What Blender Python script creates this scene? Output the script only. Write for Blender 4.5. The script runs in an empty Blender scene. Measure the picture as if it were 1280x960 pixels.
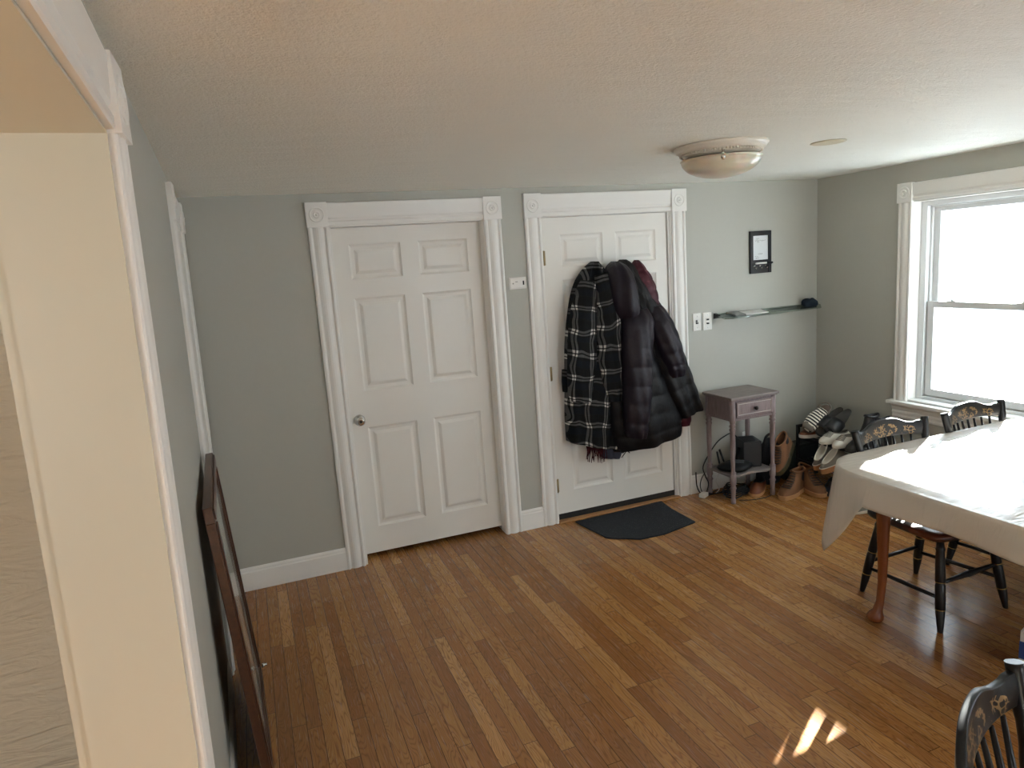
import bpy, math, random
from math import sin, cos, pi, sqrt, radians, atan2
from mathutils import Vector, Matrix
random.seed(7)
C = bpy.context.scene.collection
S = bpy.context.scene
V = Vector

# ------------------------------------------------------------------ camera
CAM = V((0.2707, -4.0693, 1.7697)); YAW, PITCH, ROLL, F = 0.361310, -0.174110, -0.070445, 852.24
_f = V((sin(YAW)*cos(PITCH), cos(YAW)*cos(PITCH), sin(PITCH)))
_r0 = V((cos(YAW), -sin(YAW), 0)); _u0 = _r0.cross(_f)
_r = _r0*cos(ROLL)+_u0*sin(ROLL); _u = -_r0*sin(ROLL)+_u0*cos(ROLL)
cam = bpy.data.cameras.new('camera'); co = bpy.data.objects.new('camera', cam); C.objects.link(co)
m = Matrix((( _r.x, _u.x, -_f.x, CAM.x), (_r.y, _u.y, -_f.y, CAM.y), (_r.z, _u.z, -_f.z, CAM.z), (0, 0, 0, 1)))
co.matrix_world = m
cam.sensor_fit = 'HORIZONTAL'; cam.sensor_width = 36; cam.lens = F/1280*36; cam.clip_start = .02; cam.clip_end = 200
S.camera = co
def at(px, py, ax, val):
    """point of the picture on a plane of the room"""
    d = _f*F + _r*(px-640) - _u*(py-480)
    return CAM + d*((val-CAM[ax])/d[ax])
def wallp(px, py, y=-.1): return at(px, py, 1, y)

# ------------------------------------------------------------------ materials
MATS = {}
def nodes(name):
    mt = bpy.data.materials.new(name); mt.use_nodes = True
    nt = mt.node_tree; b = nt.nodes['Principled BSDF']; MATS[name] = mt
    return mt, nt, b
def N(nt, typ, **kw):
    n = nt.nodes.new(typ)
    for k, v in kw.items():
        if k.startswith('i_'):
            kk = k[2:]; n.inputs[int(kk) if kk.isdigit() else kk].default_value = v
        else: setattr(n, k, v)
    return n
def math_(nt, op, a, b=None, c=None):
    n = nt.nodes.new('ShaderNodeMath'); n.operation = op
    for i, x in enumerate((a, b, c)):
        if x is None: continue
        if isinstance(x, (int, float)): n.inputs[i].default_value = x
        else: nt.links.new(x, n.inputs[i])
    return n.outputs[0]
def mixc(nt, fac, a, b, mode='MIX'):
    n = nt.nodes.new('ShaderNodeMix'); n.data_type = 'RGBA'; n.blend_type = mode
    if isinstance(fac, (int, float)): n.inputs[0].default_value = fac
    else: nt.links.new(fac, n.inputs[0])
    for i, x in ((6, a), (7, b)):
        if isinstance(x, tuple): n.inputs[i].default_value = (*x, 1) if len(x) == 3 else x
        else: nt.links.new(x, n.inputs[i])
    return n.outputs[2]
def srgb(r, g, b):
    f = lambda c: (c/255/12.92 if c/255 <= .04045 else ((c/255+.055)/1.055)**2.4)
    return (f(r), f(g), f(b))
def mat(name, col, rough=.5, metal=0, bump=0, bscale=60, bdist=.002, var=0, coat=0, spec=.5, sheen=0, stretch=None):
    mt, nt, b = nodes(name); L = nt.links.new
    b.inputs['Base Color'].default_value = (*col, 1); b.inputs['Roughness'].default_value = rough
    b.inputs['Metallic'].default_value = metal; b.inputs['Coat Weight'].default_value = coat
    b.inputs['Specular IOR Level'].default_value = spec; b.inputs['Sheen Weight'].default_value = sheen
    tc = N(nt, 'ShaderNodeTexCoord'); src = tc.outputs['Object']
    if stretch:
        mp = N(nt, 'ShaderNodeMapping'); mp.inputs['Scale'].default_value = stretch; L(src, mp.inputs[0]); src = mp.outputs[0]
    if var:
        n = N(nt, 'ShaderNodeTexNoise', i_Scale=bscale*.15, i_Detail=4.0); L(src, n.inputs[0])
        c = mixc(nt, n.outputs[0], tuple(x*(1-var) for x in col), tuple(min(1, x*(1+var)) for x in col)); L(c, b.inputs['Base Color'])
    if bump:
        n = N(nt, 'ShaderNodeTexNoise', i_Scale=float(bscale), i_Detail=4.0); L(src, n.inputs[0])
        bp = N(nt, 'ShaderNodeBump', i_Strength=bump, i_Distance=bdist); L(n.outputs[0], bp.inputs['Height']); L(bp.outputs[0], b.inputs['Normal'])
    return mt

M_wall = mat('wall_paint', srgb(175, 175, 167), .55, bump=.25, bscale=220, bdist=.0015, var=.02)
M_trim = mat('trim_paint', srgb(240, 239, 235), .35, bump=.08, bscale=60, bdist=.001, var=.015)
M_door = mat('door_paint', srgb(237, 235, 229), .38, bump=.06, bscale=40, bdist=.001, var=.02)
M_jamb = mat('cream_paint', srgb(206, 202, 184), .4, bump=.12, bscale=30, bdist=.001, var=.03, stretch=(1, 1, .25))
M_black = mat('black_gap', (.012, .011, .010), .7)
M_blackpl = mat('black_plastic', (.009, .010, .011), .45, bump=.1, bscale=200, spec=.25)
M_blackmat = mat('black_metal', (.010, .010, .011), .5, spec=.3)
M_chrome = mat('brushed_nickel', (.55, .53, .50), .22, metal=1)
M_brass = mat('worn_brass', (.35, .27, .14), .35, metal=1)
M_gold = mat('gold_paint', srgb(170, 140, 80), .4, metal=.6)
M_white = mat('white_plastic', srgb(226, 224, 218), .35)
M_vinyl = mat('window_vinyl', srgb(212, 214, 214), .35)
M_dark = mat('dark_fabric', (.012, .012, .014), .85, bump=.4, bscale=150)

def ceiling_mat():
    mt, nt, b = nodes('textured_ceiling'); L = nt.links.new
    tc = N(nt, 'ShaderNodeTexCoord')
    b.inputs['Base Color'].default_value = (*srgb(238, 239, 232), 1); b.inputs['Roughness'].default_value = .6
    n1 = N(nt, 'ShaderNodeTexNoise', i_Scale=110.0, i_Detail=3.0, i_Roughness=.6); L(tc.outputs['Object'], n1.inputs[0])
    n2 = N(nt, 'ShaderNodeTexNoise', i_Scale=9.0, i_Detail=3.0); 
    mp = N(nt, 'ShaderNodeMapping'); mp.inputs['Scale'].default_value = (.35, 1.2, 1); L(tc.outputs['Object'], mp.inputs[0]); L(mp.outputs[0], n2.inputs[0])
    h = math_(nt, 'ADD', math_(nt, 'MULTIPLY', n1.outputs[0], .5), math_(nt, 'MULTIPLY', n2.outputs[0], 1.2))
    bp = N(nt, 'ShaderNodeBump', i_Strength=1.0, i_Distance=.010); L(h, bp.inputs['Height']); L(bp.outputs[0], b.inputs['Normal'])
    return mt
M_ceil = ceiling_mat()

def floor_mat():
    mt, nt, b = nodes('oak_strip_floor'); L = nt.links.new
    tc = N(nt, 'ShaderNodeTexCoord'); sp = N(nt, 'ShaderNodeSeparateXYZ'); L(tc.outputs['Object'], sp.inputs[0])
    X, Y = sp.outputs[0], sp.outputs[1]
    u = math_(nt, 'DIVIDE', X, .057); row = math_(nt, 'FLOOR', u); fu = math_(nt, 'FRACT', u)
    wr = N(nt, 'ShaderNodeTexWhiteNoise', noise_dimensions='1D'); L(row, wr.inputs['W'])
    ln = math_(nt, 'ADD', math_(nt, 'MULTIPLY', wr.outputs[0], .7), .65)
    vv = math_(nt, 'ADD', math_(nt, 'DIVIDE', Y, ln), math_(nt, 'MULTIPLY', wr.outputs[0], 37.3))
    seg = math_(nt, 'FLOOR', vv); fv = math_(nt, 'FRACT', vv)
    cv = N(nt, 'ShaderNodeCombineXYZ'); L(row, cv.inputs[0]); L(seg, cv.inputs[1])
    wn = N(nt, 'ShaderNodeTexWhiteNoise', noise_dimensions='2D'); L(cv.outputs[0], wn.inputs['Vector'])
    ramp = N(nt, 'ShaderNodeValToRGB'); L(wn.outputs[0], ramp.inputs[0])
    e = ramp.color_ramp.elements
    cols = [(0, (140, 94, 54)), (.3, (158, 110, 62)), (.6, (170, 122, 70)), (.9, (184, 136, 82)), (1, (200, 152, 98))]
    e[0].position = 0; e[0].color = (*srgb(*cols[0][1]), 1); e[1].position = 1; e[1].color = (*srgb(*cols[-1][1]), 1)
    for p, c in cols[1:-1]:
        q = e.new(p); q.color = (*srgb(*c), 1)
    # grain: cathedral rings from a distorted wave, shifted per plank
    off = math_(nt, 'MULTIPLY', wn.outputs[0], 50.0)
    gx = math_(nt, 'ADD', math_(nt, 'MULTIPLY', X, 9.0), off); gy = math_(nt, 'ADD', math_(nt, 'MULTIPLY', Y, 1.3), off)
    gv = N(nt, 'ShaderNodeCombineXYZ'); L(gx, gv.inputs[0]); L(gy, gv.inputs[1])
    nz = N(nt, 'ShaderNodeTexNoise', i_Scale=1.6, i_Detail=2.0, i_Distortion=.3); L(gv.outputs[0], nz.inputs[0])
    rings = math_(nt, 'FRACT', math_(nt, 'MULTIPLY', nz.outputs[0], 22.0))
    rg = math_(nt, 'POWER', math_(nt, 'ABSOLUTE', math_(nt, 'SUBTRACT', math_(nt, 'MULTIPLY', rings, 2.0), 1.0)), 3.0)
    fy = N(nt, 'ShaderNodeCombineXYZ'); L(math_(nt, 'ADD', math_(nt, 'MULTIPLY', X, 240.0), off), fy.inputs[0]); L(math_(nt, 'MULTIPLY', Y, 7.0), fy.inputs[1])
    fine = N(nt, 'ShaderNodeTexNoise', i_Scale=1.0, i_Detail=3.0); L(fy.outputs[0], fine.inputs[0])
    col = mixc(nt, math_(nt, 'MULTIPLY', rg, .7), ramp.outputs[0], srgb(104, 64, 34))
    fr = math_(nt, 'MULTIPLY', math_(nt, 'SUBTRACT', fine.outputs[0], .42), 1.6)
    n_ = nt.nodes.new('ShaderNodeClamp'); L(fr, n_.inputs[0])
    col = mixc(nt, math_(nt, 'MULTIPLY', n_.outputs[0], .7), col, srgb(112, 70, 38))
    big = N(nt, 'ShaderNodeTexNoise', i_Scale=.9, i_Detail=2.0); L(tc.outputs['Object'], big.inputs[0])
    col = mixc(nt, math_(nt, 'MULTIPLY', big.outputs[0], .2), col, srgb(168, 120, 68))
    # seams
    du = math_(nt, 'MINIMUM', fu, math_(nt, 'SUBTRACT', 1.0, fu)); gapu = math_(nt, 'LESS_THAN', du, .022)
    dv = math_(nt, 'MULTIPLY', math_(nt, 'MINIMUM', fv, math_(nt, 'SUBTRACT', 1.0, fv)), ln); gapv = math_(nt, 'LESS_THAN', dv, .0012)
    gap = math_(nt, 'MAXIMUM', gapu, gapv)
    col = mixc(nt, math_(nt, 'MULTIPLY', gap, .85), col, srgb(48, 26, 12))
    L(col, b.inputs['Base Color'])
    rn = math_(nt, 'ADD', math_(nt, 'MULTIPLY', fine.outputs[0], .12), .20); L(rn, b.inputs['Roughness'])
    b.inputs['Specular IOR Level'].default_value = .45
    h = math_(nt, 'SUBTRACT', math_(nt, 'ADD', math_(nt, 'MULTIPLY', fine.outputs[0], .25), math_(nt, 'MULTIPLY', wn.outputs[0], .3)), gap)
    bp = N(nt, 'ShaderNodeBump', i_Strength=.35, i_Distance=.0012); L(h, bp.inputs['Height']); L(bp.outputs[0], b.inputs['Normal'])
    return mt
M_floor = floor_mat()

def glass_mat():
    mt = bpy.data.materials.new('window_glass'); mt.use_nodes = True; nt = mt.node_tree; nt.nodes.clear()
    o = N(nt, 'ShaderNodeOutputMaterial'); t = N(nt, 'ShaderNodeBsdfTransparent'); t.inputs[0].default_value = (.95, .975, .98, 1)
    g = N(nt, 'ShaderNodeBsdfGlossy', i_Roughness=.02); mx = N(nt, 'ShaderNodeMixShader', i_0=.05)
    nt.links.new(t.outputs[0], mx.inputs[1]); nt.links.new(g.outputs[0], mx.inputs[2]); nt.links.new(mx.outputs[0], o.inputs[0])
    return mt
M_glass = glass_mat()
def shelf_glass():
    mt = bpy.data.materials.new('shelf_glass'); mt.use_nodes = True; nt = mt.node_tree; nt.nodes.clear()
    o = N(nt, 'ShaderNodeOutputMaterial'); t = N(nt, 'ShaderNodeBsdfTransparent'); t.inputs[0].default_value = (.74, .79, .76, 1)
    g = N(nt, 'ShaderNodeBsdfGlossy', i_Roughness=.05); g.inputs[0].default_value = (.8, .85, .83, 1)
    mx = N(nt, 'ShaderNodeMixShader', i_0=.22)
    nt.links.new(t.outputs[0], mx.inputs[1]); nt.links.new(g.outputs[0], mx.inputs[2]); nt.links.new(mx.outputs[0], o.inputs[0])
    return mt
M_sglass = shelf_glass()

def wood(name, c1, c2, rough=.35, axis=2, scale=14, coat=0):
    mt, nt, b = nodes(name); L = nt.links.new
    tc = N(nt, 'ShaderNodeTexCoord'); mp = N(nt, 'ShaderNodeMapping'); s = [1, 1, 1]; s[axis] = .12
    mp.inputs['Scale'].default_value = s; L(tc.outputs['Object'], mp.inputs[0])
    n = N(nt, 'ShaderNodeTexNoise', i_Scale=float(scale*4), i_Detail=5.0, i_Distortion=.6); L(mp.outputs[0], n.inputs[0])
    L(mixc(nt, n.outputs[0], c1, c2), b.inputs['Base Color']); b.inputs['Roughness'].default_value = rough; b.inputs['Coat Weight'].default_value = coat
    bp = N(nt, 'ShaderNodeBump', i_Strength=.15, i_Distance=.001); L(n.outputs[0], bp.inputs['Height']); L(bp.outputs[0], b.inputs['Normal'])
    return mt
M_cherry = wood('cherry_wood', srgb(98, 50, 24), srgb(138, 76, 38), .25)
M_frame = wood('dark_walnut', srgb(52, 30, 20), srgb(98, 60, 40), .35, axis=1)
M_greywood = wood('greywash_wood', srgb(100, 84, 86), srgb(156, 140, 140), .55, scale=20)
M_greytop = wood('greywash_top', srgb(100, 90, 88), srgb(150, 139, 135), .5, axis=0, scale=20)
M_lacquer = mat('black_lacquer', (.008, .008, .009), .28, coat=0, spec=.32, bump=.05, bscale=80)
M_oakthr = wood('oak_threshold', srgb(150, 104, 62), srgb(186, 140, 92), .5, axis=0)

def seat_mat():
    mt, nt, b = nodes('worn_chair_seat'); L = nt.links.new
    tc = N(nt, 'ShaderNodeTexCoord'); n = N(nt, 'ShaderNodeTexNoise', i_Scale=6.0, i_Detail=4.0); L(tc.outputs['Object'], n.inputs[0])
    r = N(nt, 'ShaderNodeValToRGB'); L(n.outputs[0], r.inputs[0]); r.color_ramp.elements[0].position = .4; r.color_ramp.elements[1].position = .56
    L(mixc(nt, r.outputs[0], (.012, .011, .011), srgb(88, 46, 26)), b.inputs['Base Color']); b.inputs['Roughness'].default_value = .3
    return mt
M_seat = seat_mat()
def crest_mat():
    mt, nt, b = nodes('stenciled_crest'); L = nt.links.new
    tc = N(nt, 'ShaderNodeTexCoord'); sp = N(nt, 'ShaderNodeSeparateXYZ'); L(tc.outputs['Object'], sp.inputs[0])
    # a fruit-basket stencil in worn gold in the middle of the rail, scrolls to either side
    d1 = math_(nt, 'ADD', math_(nt, 'POWER', math_(nt, 'DIVIDE', sp.outputs[0], .085), 2.0), math_(nt, 'POWER', math_(nt, 'DIVIDE', math_(nt, 'SUBTRACT', sp.outputs[2], .805), .032), 2.0))
    ax = math_(nt, 'SUBTRACT', math_(nt, 'ABSOLUTE', sp.outputs[0]), .14)
    d2 = math_(nt, 'ADD', math_(nt, 'POWER', math_(nt, 'DIVIDE', ax, .04), 2.0), math_(nt, 'POWER', math_(nt, 'DIVIDE', math_(nt, 'SUBTRACT', sp.outputs[2], .79), .024), 2.0))
    ins = math_(nt, 'LESS_THAN', math_(nt, 'MINIMUM', d1, d2), 1.0)
    v = N(nt, 'ShaderNodeTexVoronoi', i_Scale=70.0, feature='DISTANCE_TO_EDGE'); L(tc.outputs['Object'], v.inputs[0])
    n = N(nt, 'ShaderNodeTexNoise', i_Scale=30.0); L(tc.outputs['Object'], n.inputs[0])
    e = math_(nt, 'MULTIPLY', math_(nt, 'LESS_THAN', v.outputs['Distance'], .12), math_(nt, 'GREATER_THAN', n.outputs[0], .45))
    ns = N(nt, 'ShaderNodeSeparateXYZ'); L(tc.outputs['Normal'], ns.inputs[0])
    e = math_(nt, 'MULTIPLY', e, math_(nt, 'LESS_THAN', ns.outputs[1], -.3))
    fac = math_(nt, 'MULTIPLY', ins, math_(nt, 'MULTIPLY', e, .6))
    L(mixc(nt, fac, (.010, .010, .011), srgb(150, 120, 80)), b.inputs['Base Color']); b.inputs['Roughness'].default_value = .36; b.inputs['Specular IOR Level'].default_value = .25
    return mt
M_crest = crest_mat()

def cloth_mat():
    mt = bpy.data.materials.new('satin_tablecloth'); mt.use_nodes = True; nt = mt.node_tree; b = nt.nodes['Principled BSDF']; L = nt.links.new
    b.inputs['Base Color'].default_value = (*srgb(226, 219, 208), 1); b.inputs['Roughness'].default_value = .26; b.inputs['Specular IOR Level'].default_value = .9
    tc = N(nt, 'ShaderNodeTexCoord'); mp = N(nt, 'ShaderNodeMapping'); mp.inputs['Rotation'].default_value = (0, 0, .35); mp.inputs['Scale'].default_value = (3, 16, 3)
    L(tc.outputs['Object'], mp.inputs[0]); n = N(nt, 'ShaderNodeTexNoise', i_Scale=1.6, i_Detail=4.0, i_Distortion=.8); L(mp.outputs[0], n.inputs[0])
    v = N(nt, 'ShaderNodeTexNoise', i_Scale=5.0, i_Detail=3.0, i_Distortion=1.5); L(tc.outputs['Object'], v.inputs[0])
    h = math_(nt, 'ADD', n.outputs[0], math_(nt, 'MULTIPLY', v.outputs[0], .8))
    bp = N(nt, 'ShaderNodeBump', i_Strength=.5, i_Distance=.012); L(h, bp.inputs['Height']); L(bp.outputs[0], b.inputs['Normal'])
    tr = N(nt, 'ShaderNodeBsdfTranslucent'); tr.inputs[0].default_value = (*srgb(226, 205, 180), 1)
    mx = N(nt, 'ShaderNodeMixShader', i_0=.18); L(b.outputs[0], mx.inputs[1]); L(tr.outputs[0], mx.inputs[2]); L(mx.outputs[0], nt.nodes['Material Output'].inputs[0])
    return mt
M_cloth = cloth_mat()

def plaster_mat():
    mt, nt, b = nodes('beige_plaster'); L = nt.links.new
    b.inputs['Base Color'].default_value = (*srgb(214, 206, 186), 1); b.inputs['Roughness'].default_value = .7
    tc = N(nt, 'ShaderNodeTexCoord'); mp = N(nt, 'ShaderNodeMapping'); mp.inputs['Scale'].default_value = (2, 2, 9); L(tc.outputs['Object'], mp.inputs[0])
    n = N(nt, 'ShaderNodeTexNoise', i_Scale=2.6, i_Detail=4.0, i_Distortion=1.2); L(mp.outputs[0], n.inputs[0])
    bp = N(nt, 'ShaderNodeBump', i_Strength=.7, i_Distance=.02); L(n.outputs[0], bp.inputs['Height']); L(bp.outputs[0], b.inputs['Normal'])
    return mt
M_plaster = plaster_mat()

# ------------------------------------------------------------------ mesh helpers
class MB:
    def __init__(s): s.v = []; s.f = []; s.sm = []; s.uv = {}
    def add(s, vs, fs, smooth=False):
        o = len(s.v); s.v += [tuple(p) for p in vs]; s.f += [tuple(i+o for i in f) for f in fs]; s.sm += [smooth]*len(fs); return o
    def box(s, x0, x1, y0, y1, z0, z1, T=None):
        vs = [V((x, y, z)) for z in (z0, z1) for y in (y0, y1) for x in (x0, x1)]
        if T: vs = [T @ p for p in vs]
        s.add(vs, [(0, 2, 3, 1), (4, 5, 7, 6), (0, 1, 5, 4), (2, 6, 7, 3), (0, 4, 6, 2), (1, 3, 7, 5)]); return s
    def obox(s, c, ux, uy, uz):
        """box spanned by three half vectors about a centre"""
        c = V(c); vs = [c+V(ux)*a+V(uy)*b+V(uz)*d for d in (-1, 1) for b in (-1, 1) for a in (-1, 1)]
        s.add(vs, [(0, 2, 3, 1), (4, 5, 7, 6), (0, 1, 5, 4), (2, 6, 7, 3), (0, 4, 6, 2), (1, 3, 7, 5)]); return s
    def lathe(s, p0, p1, prof, n=20, smooth=True, cap=True):
        """prof: (t along p0->p1, radius)"""
        p0 = V(p0); p1 = V(p1); a = (p1-p0); l = a.length; a = a/l
        u = a.orthogonal().normalized(); w = a.cross(u); vs = []
        for t, r in prof:
            c = p0+a*(l*t)
            for i in range(n):
                q = 2*pi*i/n; vs.append(c+u*(r*cos(q))+w*(r*sin(q)))
        fs = []
        for k in range(len(prof)-1):
            for i in range(n):
                j = (i+1) % n; fs.append((k*n+i, k*n+j, (k+1)*n+j, (k+1)*n+i))
        s.add(vs, fs, smooth)
        if cap:
            o = len(s.v)-len(vs)
            s.f.append(tuple(o+i for i in reversed(range(n)))); s.sm.append(False)
            o2 = o+(len(prof)-1)*n; s.f.append(tuple(o2+i for i in range(n))); s.sm.append(False)
        return s
    def cyl(s, p0, p1, r0, r1=None, n=16): return s.lathe(p0, p1, [(0, r0), (1, r0 if r1 is None else r1)], n)
    def tube(s, pts, r, n=8, closed=False, flat=1.0):
        pts = [V(p) for p in pts]; m_ = len(pts); vs = []; up = V((0, 0, 1)); prev = None
        for k, p in enumerate(pts):
            a = pts[(k+1) % m_] if (closed or k < m_-1) else p; b = pts[k-1] if (closed or k > 0) else p
            t = (a-b).normalized(); u = (prev - t*prev.dot(t)) if prev else (up - t*up.dot(t))
            if u.length < 1e-4: u = t.orthogonal()
            u.normalize(); prev = u; w = t.cross(u); rr = r[k] if isinstance(r, (list, tuple)) else r
            for i in range(n):
                q = 2*pi*i/n; vs.append(p+u*(rr*flat*cos(q))+w*(rr*sin(q)))
        fs = []
        for k in range(m_ if closed else m_-1):
            k2 = (k+1) % m_
            for i in range(n): fs.append((k*n+i, k*n+(i+1) % n, k2*n+(i+1) % n, k2*n+i))
        s.add(vs, fs, True)
        if not closed:
            o = len(s.v)-len(vs); s.f.append(tuple(o+i for i in reversed(range(n)))); s.sm.append(False)
            s.f.append(tuple(o+(m_-1)*n+i for i in range(n))); s.sm.append(False)
        return s
    def prism(s, poly, z0, z1, T=None, smooth=False):
        """poly in xy extruded in z"""
        n = len(poly); vs = [V((x, y, z0)) for x, y in poly]+[V((x, y, z1)) for x, y in poly]
        if T: vs = [T @ p for p in vs]
        s.add(vs, [tuple(reversed(range(n))), tuple(range(n, 2*n))])
        o = len(s.v)-2*n
        for i in range(n): s.f.append((o+i, o+(i+1) % n, o+n+(i+1) % n, o+n+i)); s.sm.append(smooth)
        return s
    def rings(s, rings, smooth=True, closed=True, cap0=False, cap1=False):
        n = len(rings[0]); vs = [p for r in rings for p in r]; fs = []
        for k in range(len(rings)-1):
            for i in range(n if closed else n-1): fs.append((k*n+i, k*n+(i+1) % n, (k+1)*n+(i+1) % n, (k+1)*n+i))
        o = s.add(vs, fs, smooth)
        if cap0: s.f.append(tuple(o+i for i in reversed(range(n)))); s.sm.append(smooth)
        if cap1: s.f.append(tuple(o+(len(rings)-1)*n+i for i in range(n))); s.sm.append(smooth)
        return s
    def sweep(s, p0, p1, u, nrm, prof):
        """extrude a profile (s across, h out of the wall) from p0 to p1"""
        p0, p1, u, nrm = V(p0), V(p1), V(u), V(nrm); n = len(prof); vs = [p+u*a+nrm*h for p in (p0, p1) for a, h in prof]
        fs = [(i, (i+1) % n, n+(i+1) % n, n+i) for i in range(n)]+[tuple(reversed(range(n))), tuple(range(n, 2*n))]
        s.add(vs, fs); return s
    def build(s, name, mt, parent=None, bevel=0, label=None, subsurf=0, recalc=True, solid=0):
        me = bpy.data.meshes.new(name); me.from_pydata(s.v, [], s.f)
        me.polygons.foreach_set('use_smooth', s.sm)
        if s.uv:
            ul = me.uv_layers.new(name='UVMap')
            for lp in me.loops: ul.data[lp.index].uv = s.uv.get(lp.vertex_index, (0, 0))
        me.update()
        if recalc:
            import bmesh
            bm = bmesh.new(); bm.from_mesh(me); bmesh.ops.recalc_face_normals(bm, faces=bm.faces); bm.to_mesh(me); bm.free()
        me.materials.append(mt)
        o = bpy.data.objects.new(name, me); C.objects.link(o)
        if parent is not None: o.parent = parent
        if solid:
            md = o.modifiers.new('solid', 'SOLIDIFY'); md.thickness = solid; md.offset = 0
        if bevel:
            md = o.modifiers.new('bevel', 'BEVEL'); md.width = bevel; md.segments = 2; md.limit_method = 'ANGLE'; md.angle_limit = radians(40)
        if subsurf:
            md = o.modifiers.new('sub', 'SUBSURF'); md.levels = subsurf; md.render_levels = subsurf
        if label: o['label'] = label
        return o
def tag(o, label, cat, group=None):
    o['label'] = label; o['category'] = cat
    if group: o['group'] = group
    return o
def struct(o): o['kind'] = 'structure'; return o
def thing(name, label, cat, loc=(0, 0, 0), rot=(0, 0, 0), group=None):
    o = bpy.data.objects.new(name, None); C.objects.link(o); o.location = loc; o.rotation_euler = rot
    o.empty_display_size = .05
    return tag(o, label, cat, group)
def sthing(name, loc=(0, 0, 0)):
    o = bpy.data.objects.new(name, None); C.objects.link(o); o.location = loc; o['kind'] = 'structure'; return o
def cr(pts, n=8, closed=False):
    """Catmull-Rom through points"""
    pts = [V(p) for p in pts]; out = []; m_ = len(pts)
    for k in range(m_ if closed else m_-1):
        g = lambda i: pts[i % m_] if closed else pts[max(0, min(m_-1, i))]
        a, b, c, d = g(k-1), g(k), g(k+1), g(k+2)
        for j in range(n):
            t = j/n; out.append(.5*((2*b)+(c-a)*t+(2*a-5*b+4*c-d)*t*t+(3*b-a-3*c+d)*t**3))
    if not closed: out.append(pts[-1])
    return out
def interp(tab, t):
    """tab: rows (t, a, b, ...) linear-smooth interpolation"""
    if t <= tab[0][0]: return tab[0][1:]
    for p, q in zip(tab, tab[1:]):
        if t <= q[0]:
            k = (t-p[0])/(q[0]-p[0]); return tuple(a+(b-a)*k for a, b in zip(p[1:], q[1:]))
    return tab[-1][1:]

# ------------------------------------------------------------------ room
H = 2.232; XR = 4.3575
def LX(y, z): return -.0329*y-.0178*(H-z)           # the old left wall is a little out of true
YJ = -2.666; T = .179; ZH = 2.044; YN = -4.7; YB = -6.0
struct(MB().box(-4.2, XR+.2, YB-.2, .3, -.06, 0).build('floor', M_floor))
struct(MB().box(-4.2, XR+.2, YB-.2, .3, H, H+.08).build('ceiling', M_ceil))
# door wall
D1 = (.7595, 1.6956, 2.052); D2 = (2.078, 3.055, 2.050)
w = MB()
w.box(-.4, D1[0], 0, .2, 0, H); w.box(D1[1], D2[0], 0, .2, 0, H); w.box(D2[1], XR+.2, 0, .2, 0, H)
w.box(D1[0], D1[1], 0, .2, D1[2], H); w.box(D2[0], D2[1], 0, .2, D2[2], H)
struct(w.build('wall_back', M_wall))
b_ = MB(); b_.box(.5, 3.3, .21, .28, 0, H); struct(b_.build('door_backing', M_black));  # unseen black slab behind both doors, added to block outside light
# window wall
WY0, WY1, WZ0, WZ1 = -.80, -1.665, .672, 1.985
VY0, VY1 = -3.15, -3.95
w = MB()
w.box(XR, XR+.16, WY0, .2, 0, H); w.box(XR, XR+.16, WY1, WY0, 0, WZ0); w.box(XR, XR+.16, WY1, WY0, WZ1, H)
w.box(XR, XR+.16, VY0, WY1, 0, H); w.box(XR, XR+.16, VY1, VY0, 0, WZ0); w.box(XR, XR+.16, VY1, VY0, WZ1, H); w.box(XR, XR+.16, YB-.2, VY1, 0, H)
struct(w.build('wall_right', M_wall))
# left wall with the cased opening
def slab_lw(mb, y0, y1, z0, z1, d0=0, d1=-T):
    vs = [V((LX(y, z)+d, y, z)) for z in (z0, z1) for y in (y0, y1) for d in (d0, d1)]
    mb.add(vs, [(0, 2, 3, 1), (4, 5, 7, 6), (0, 1, 5, 4), (2, 6, 7, 3), (0, 4, 6, 2), (1, 3, 7, 5)])
w = MB(); slab_lw(w, YJ, 0, 0, H); slab_lw(w, YN, YJ, ZH, H); slab_lw(w, YB-.2, YN, 0, H)
struct(w.build('wall_left', M_wall))
# wall behind the camera, with an unseen opening added for fill daylight, and the adjoining room
w = MB(); w.box(0, 2.6, YB-.15, YB, 0, H); w.box(3.8, XR+.1, YB-.15, YB, 0, H); w.box(2.6, 3.8, YB-.15, YB, 0, .6); w.box(2.6, 3.8, YB-.15, YB, 2.05, H)
struct(w.build('wall_front', M_wall))
w = MB(); w.box(-4.2, -.19, -1.62, -1.47, 0, H); struct(w.build('wall_hall', M_plaster))
w = MB(); w.box(-4.2, -4.05, YB-.15, -1.47, 0, H); w.box(-4.2, 0, YB-.15, YB, 0, .7); w.box(-4.2, 0, YB-.15, YB, 1.9, H); w.box(-4.2, -2.6, YB-.15, YB, .7, 1.9); w.box(-1.3, 0, YB-.15, YB, .7, 1.9)  # unseen opening added to let daylight into this room
struct(w.build('wall_outer', M_plaster))

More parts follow.
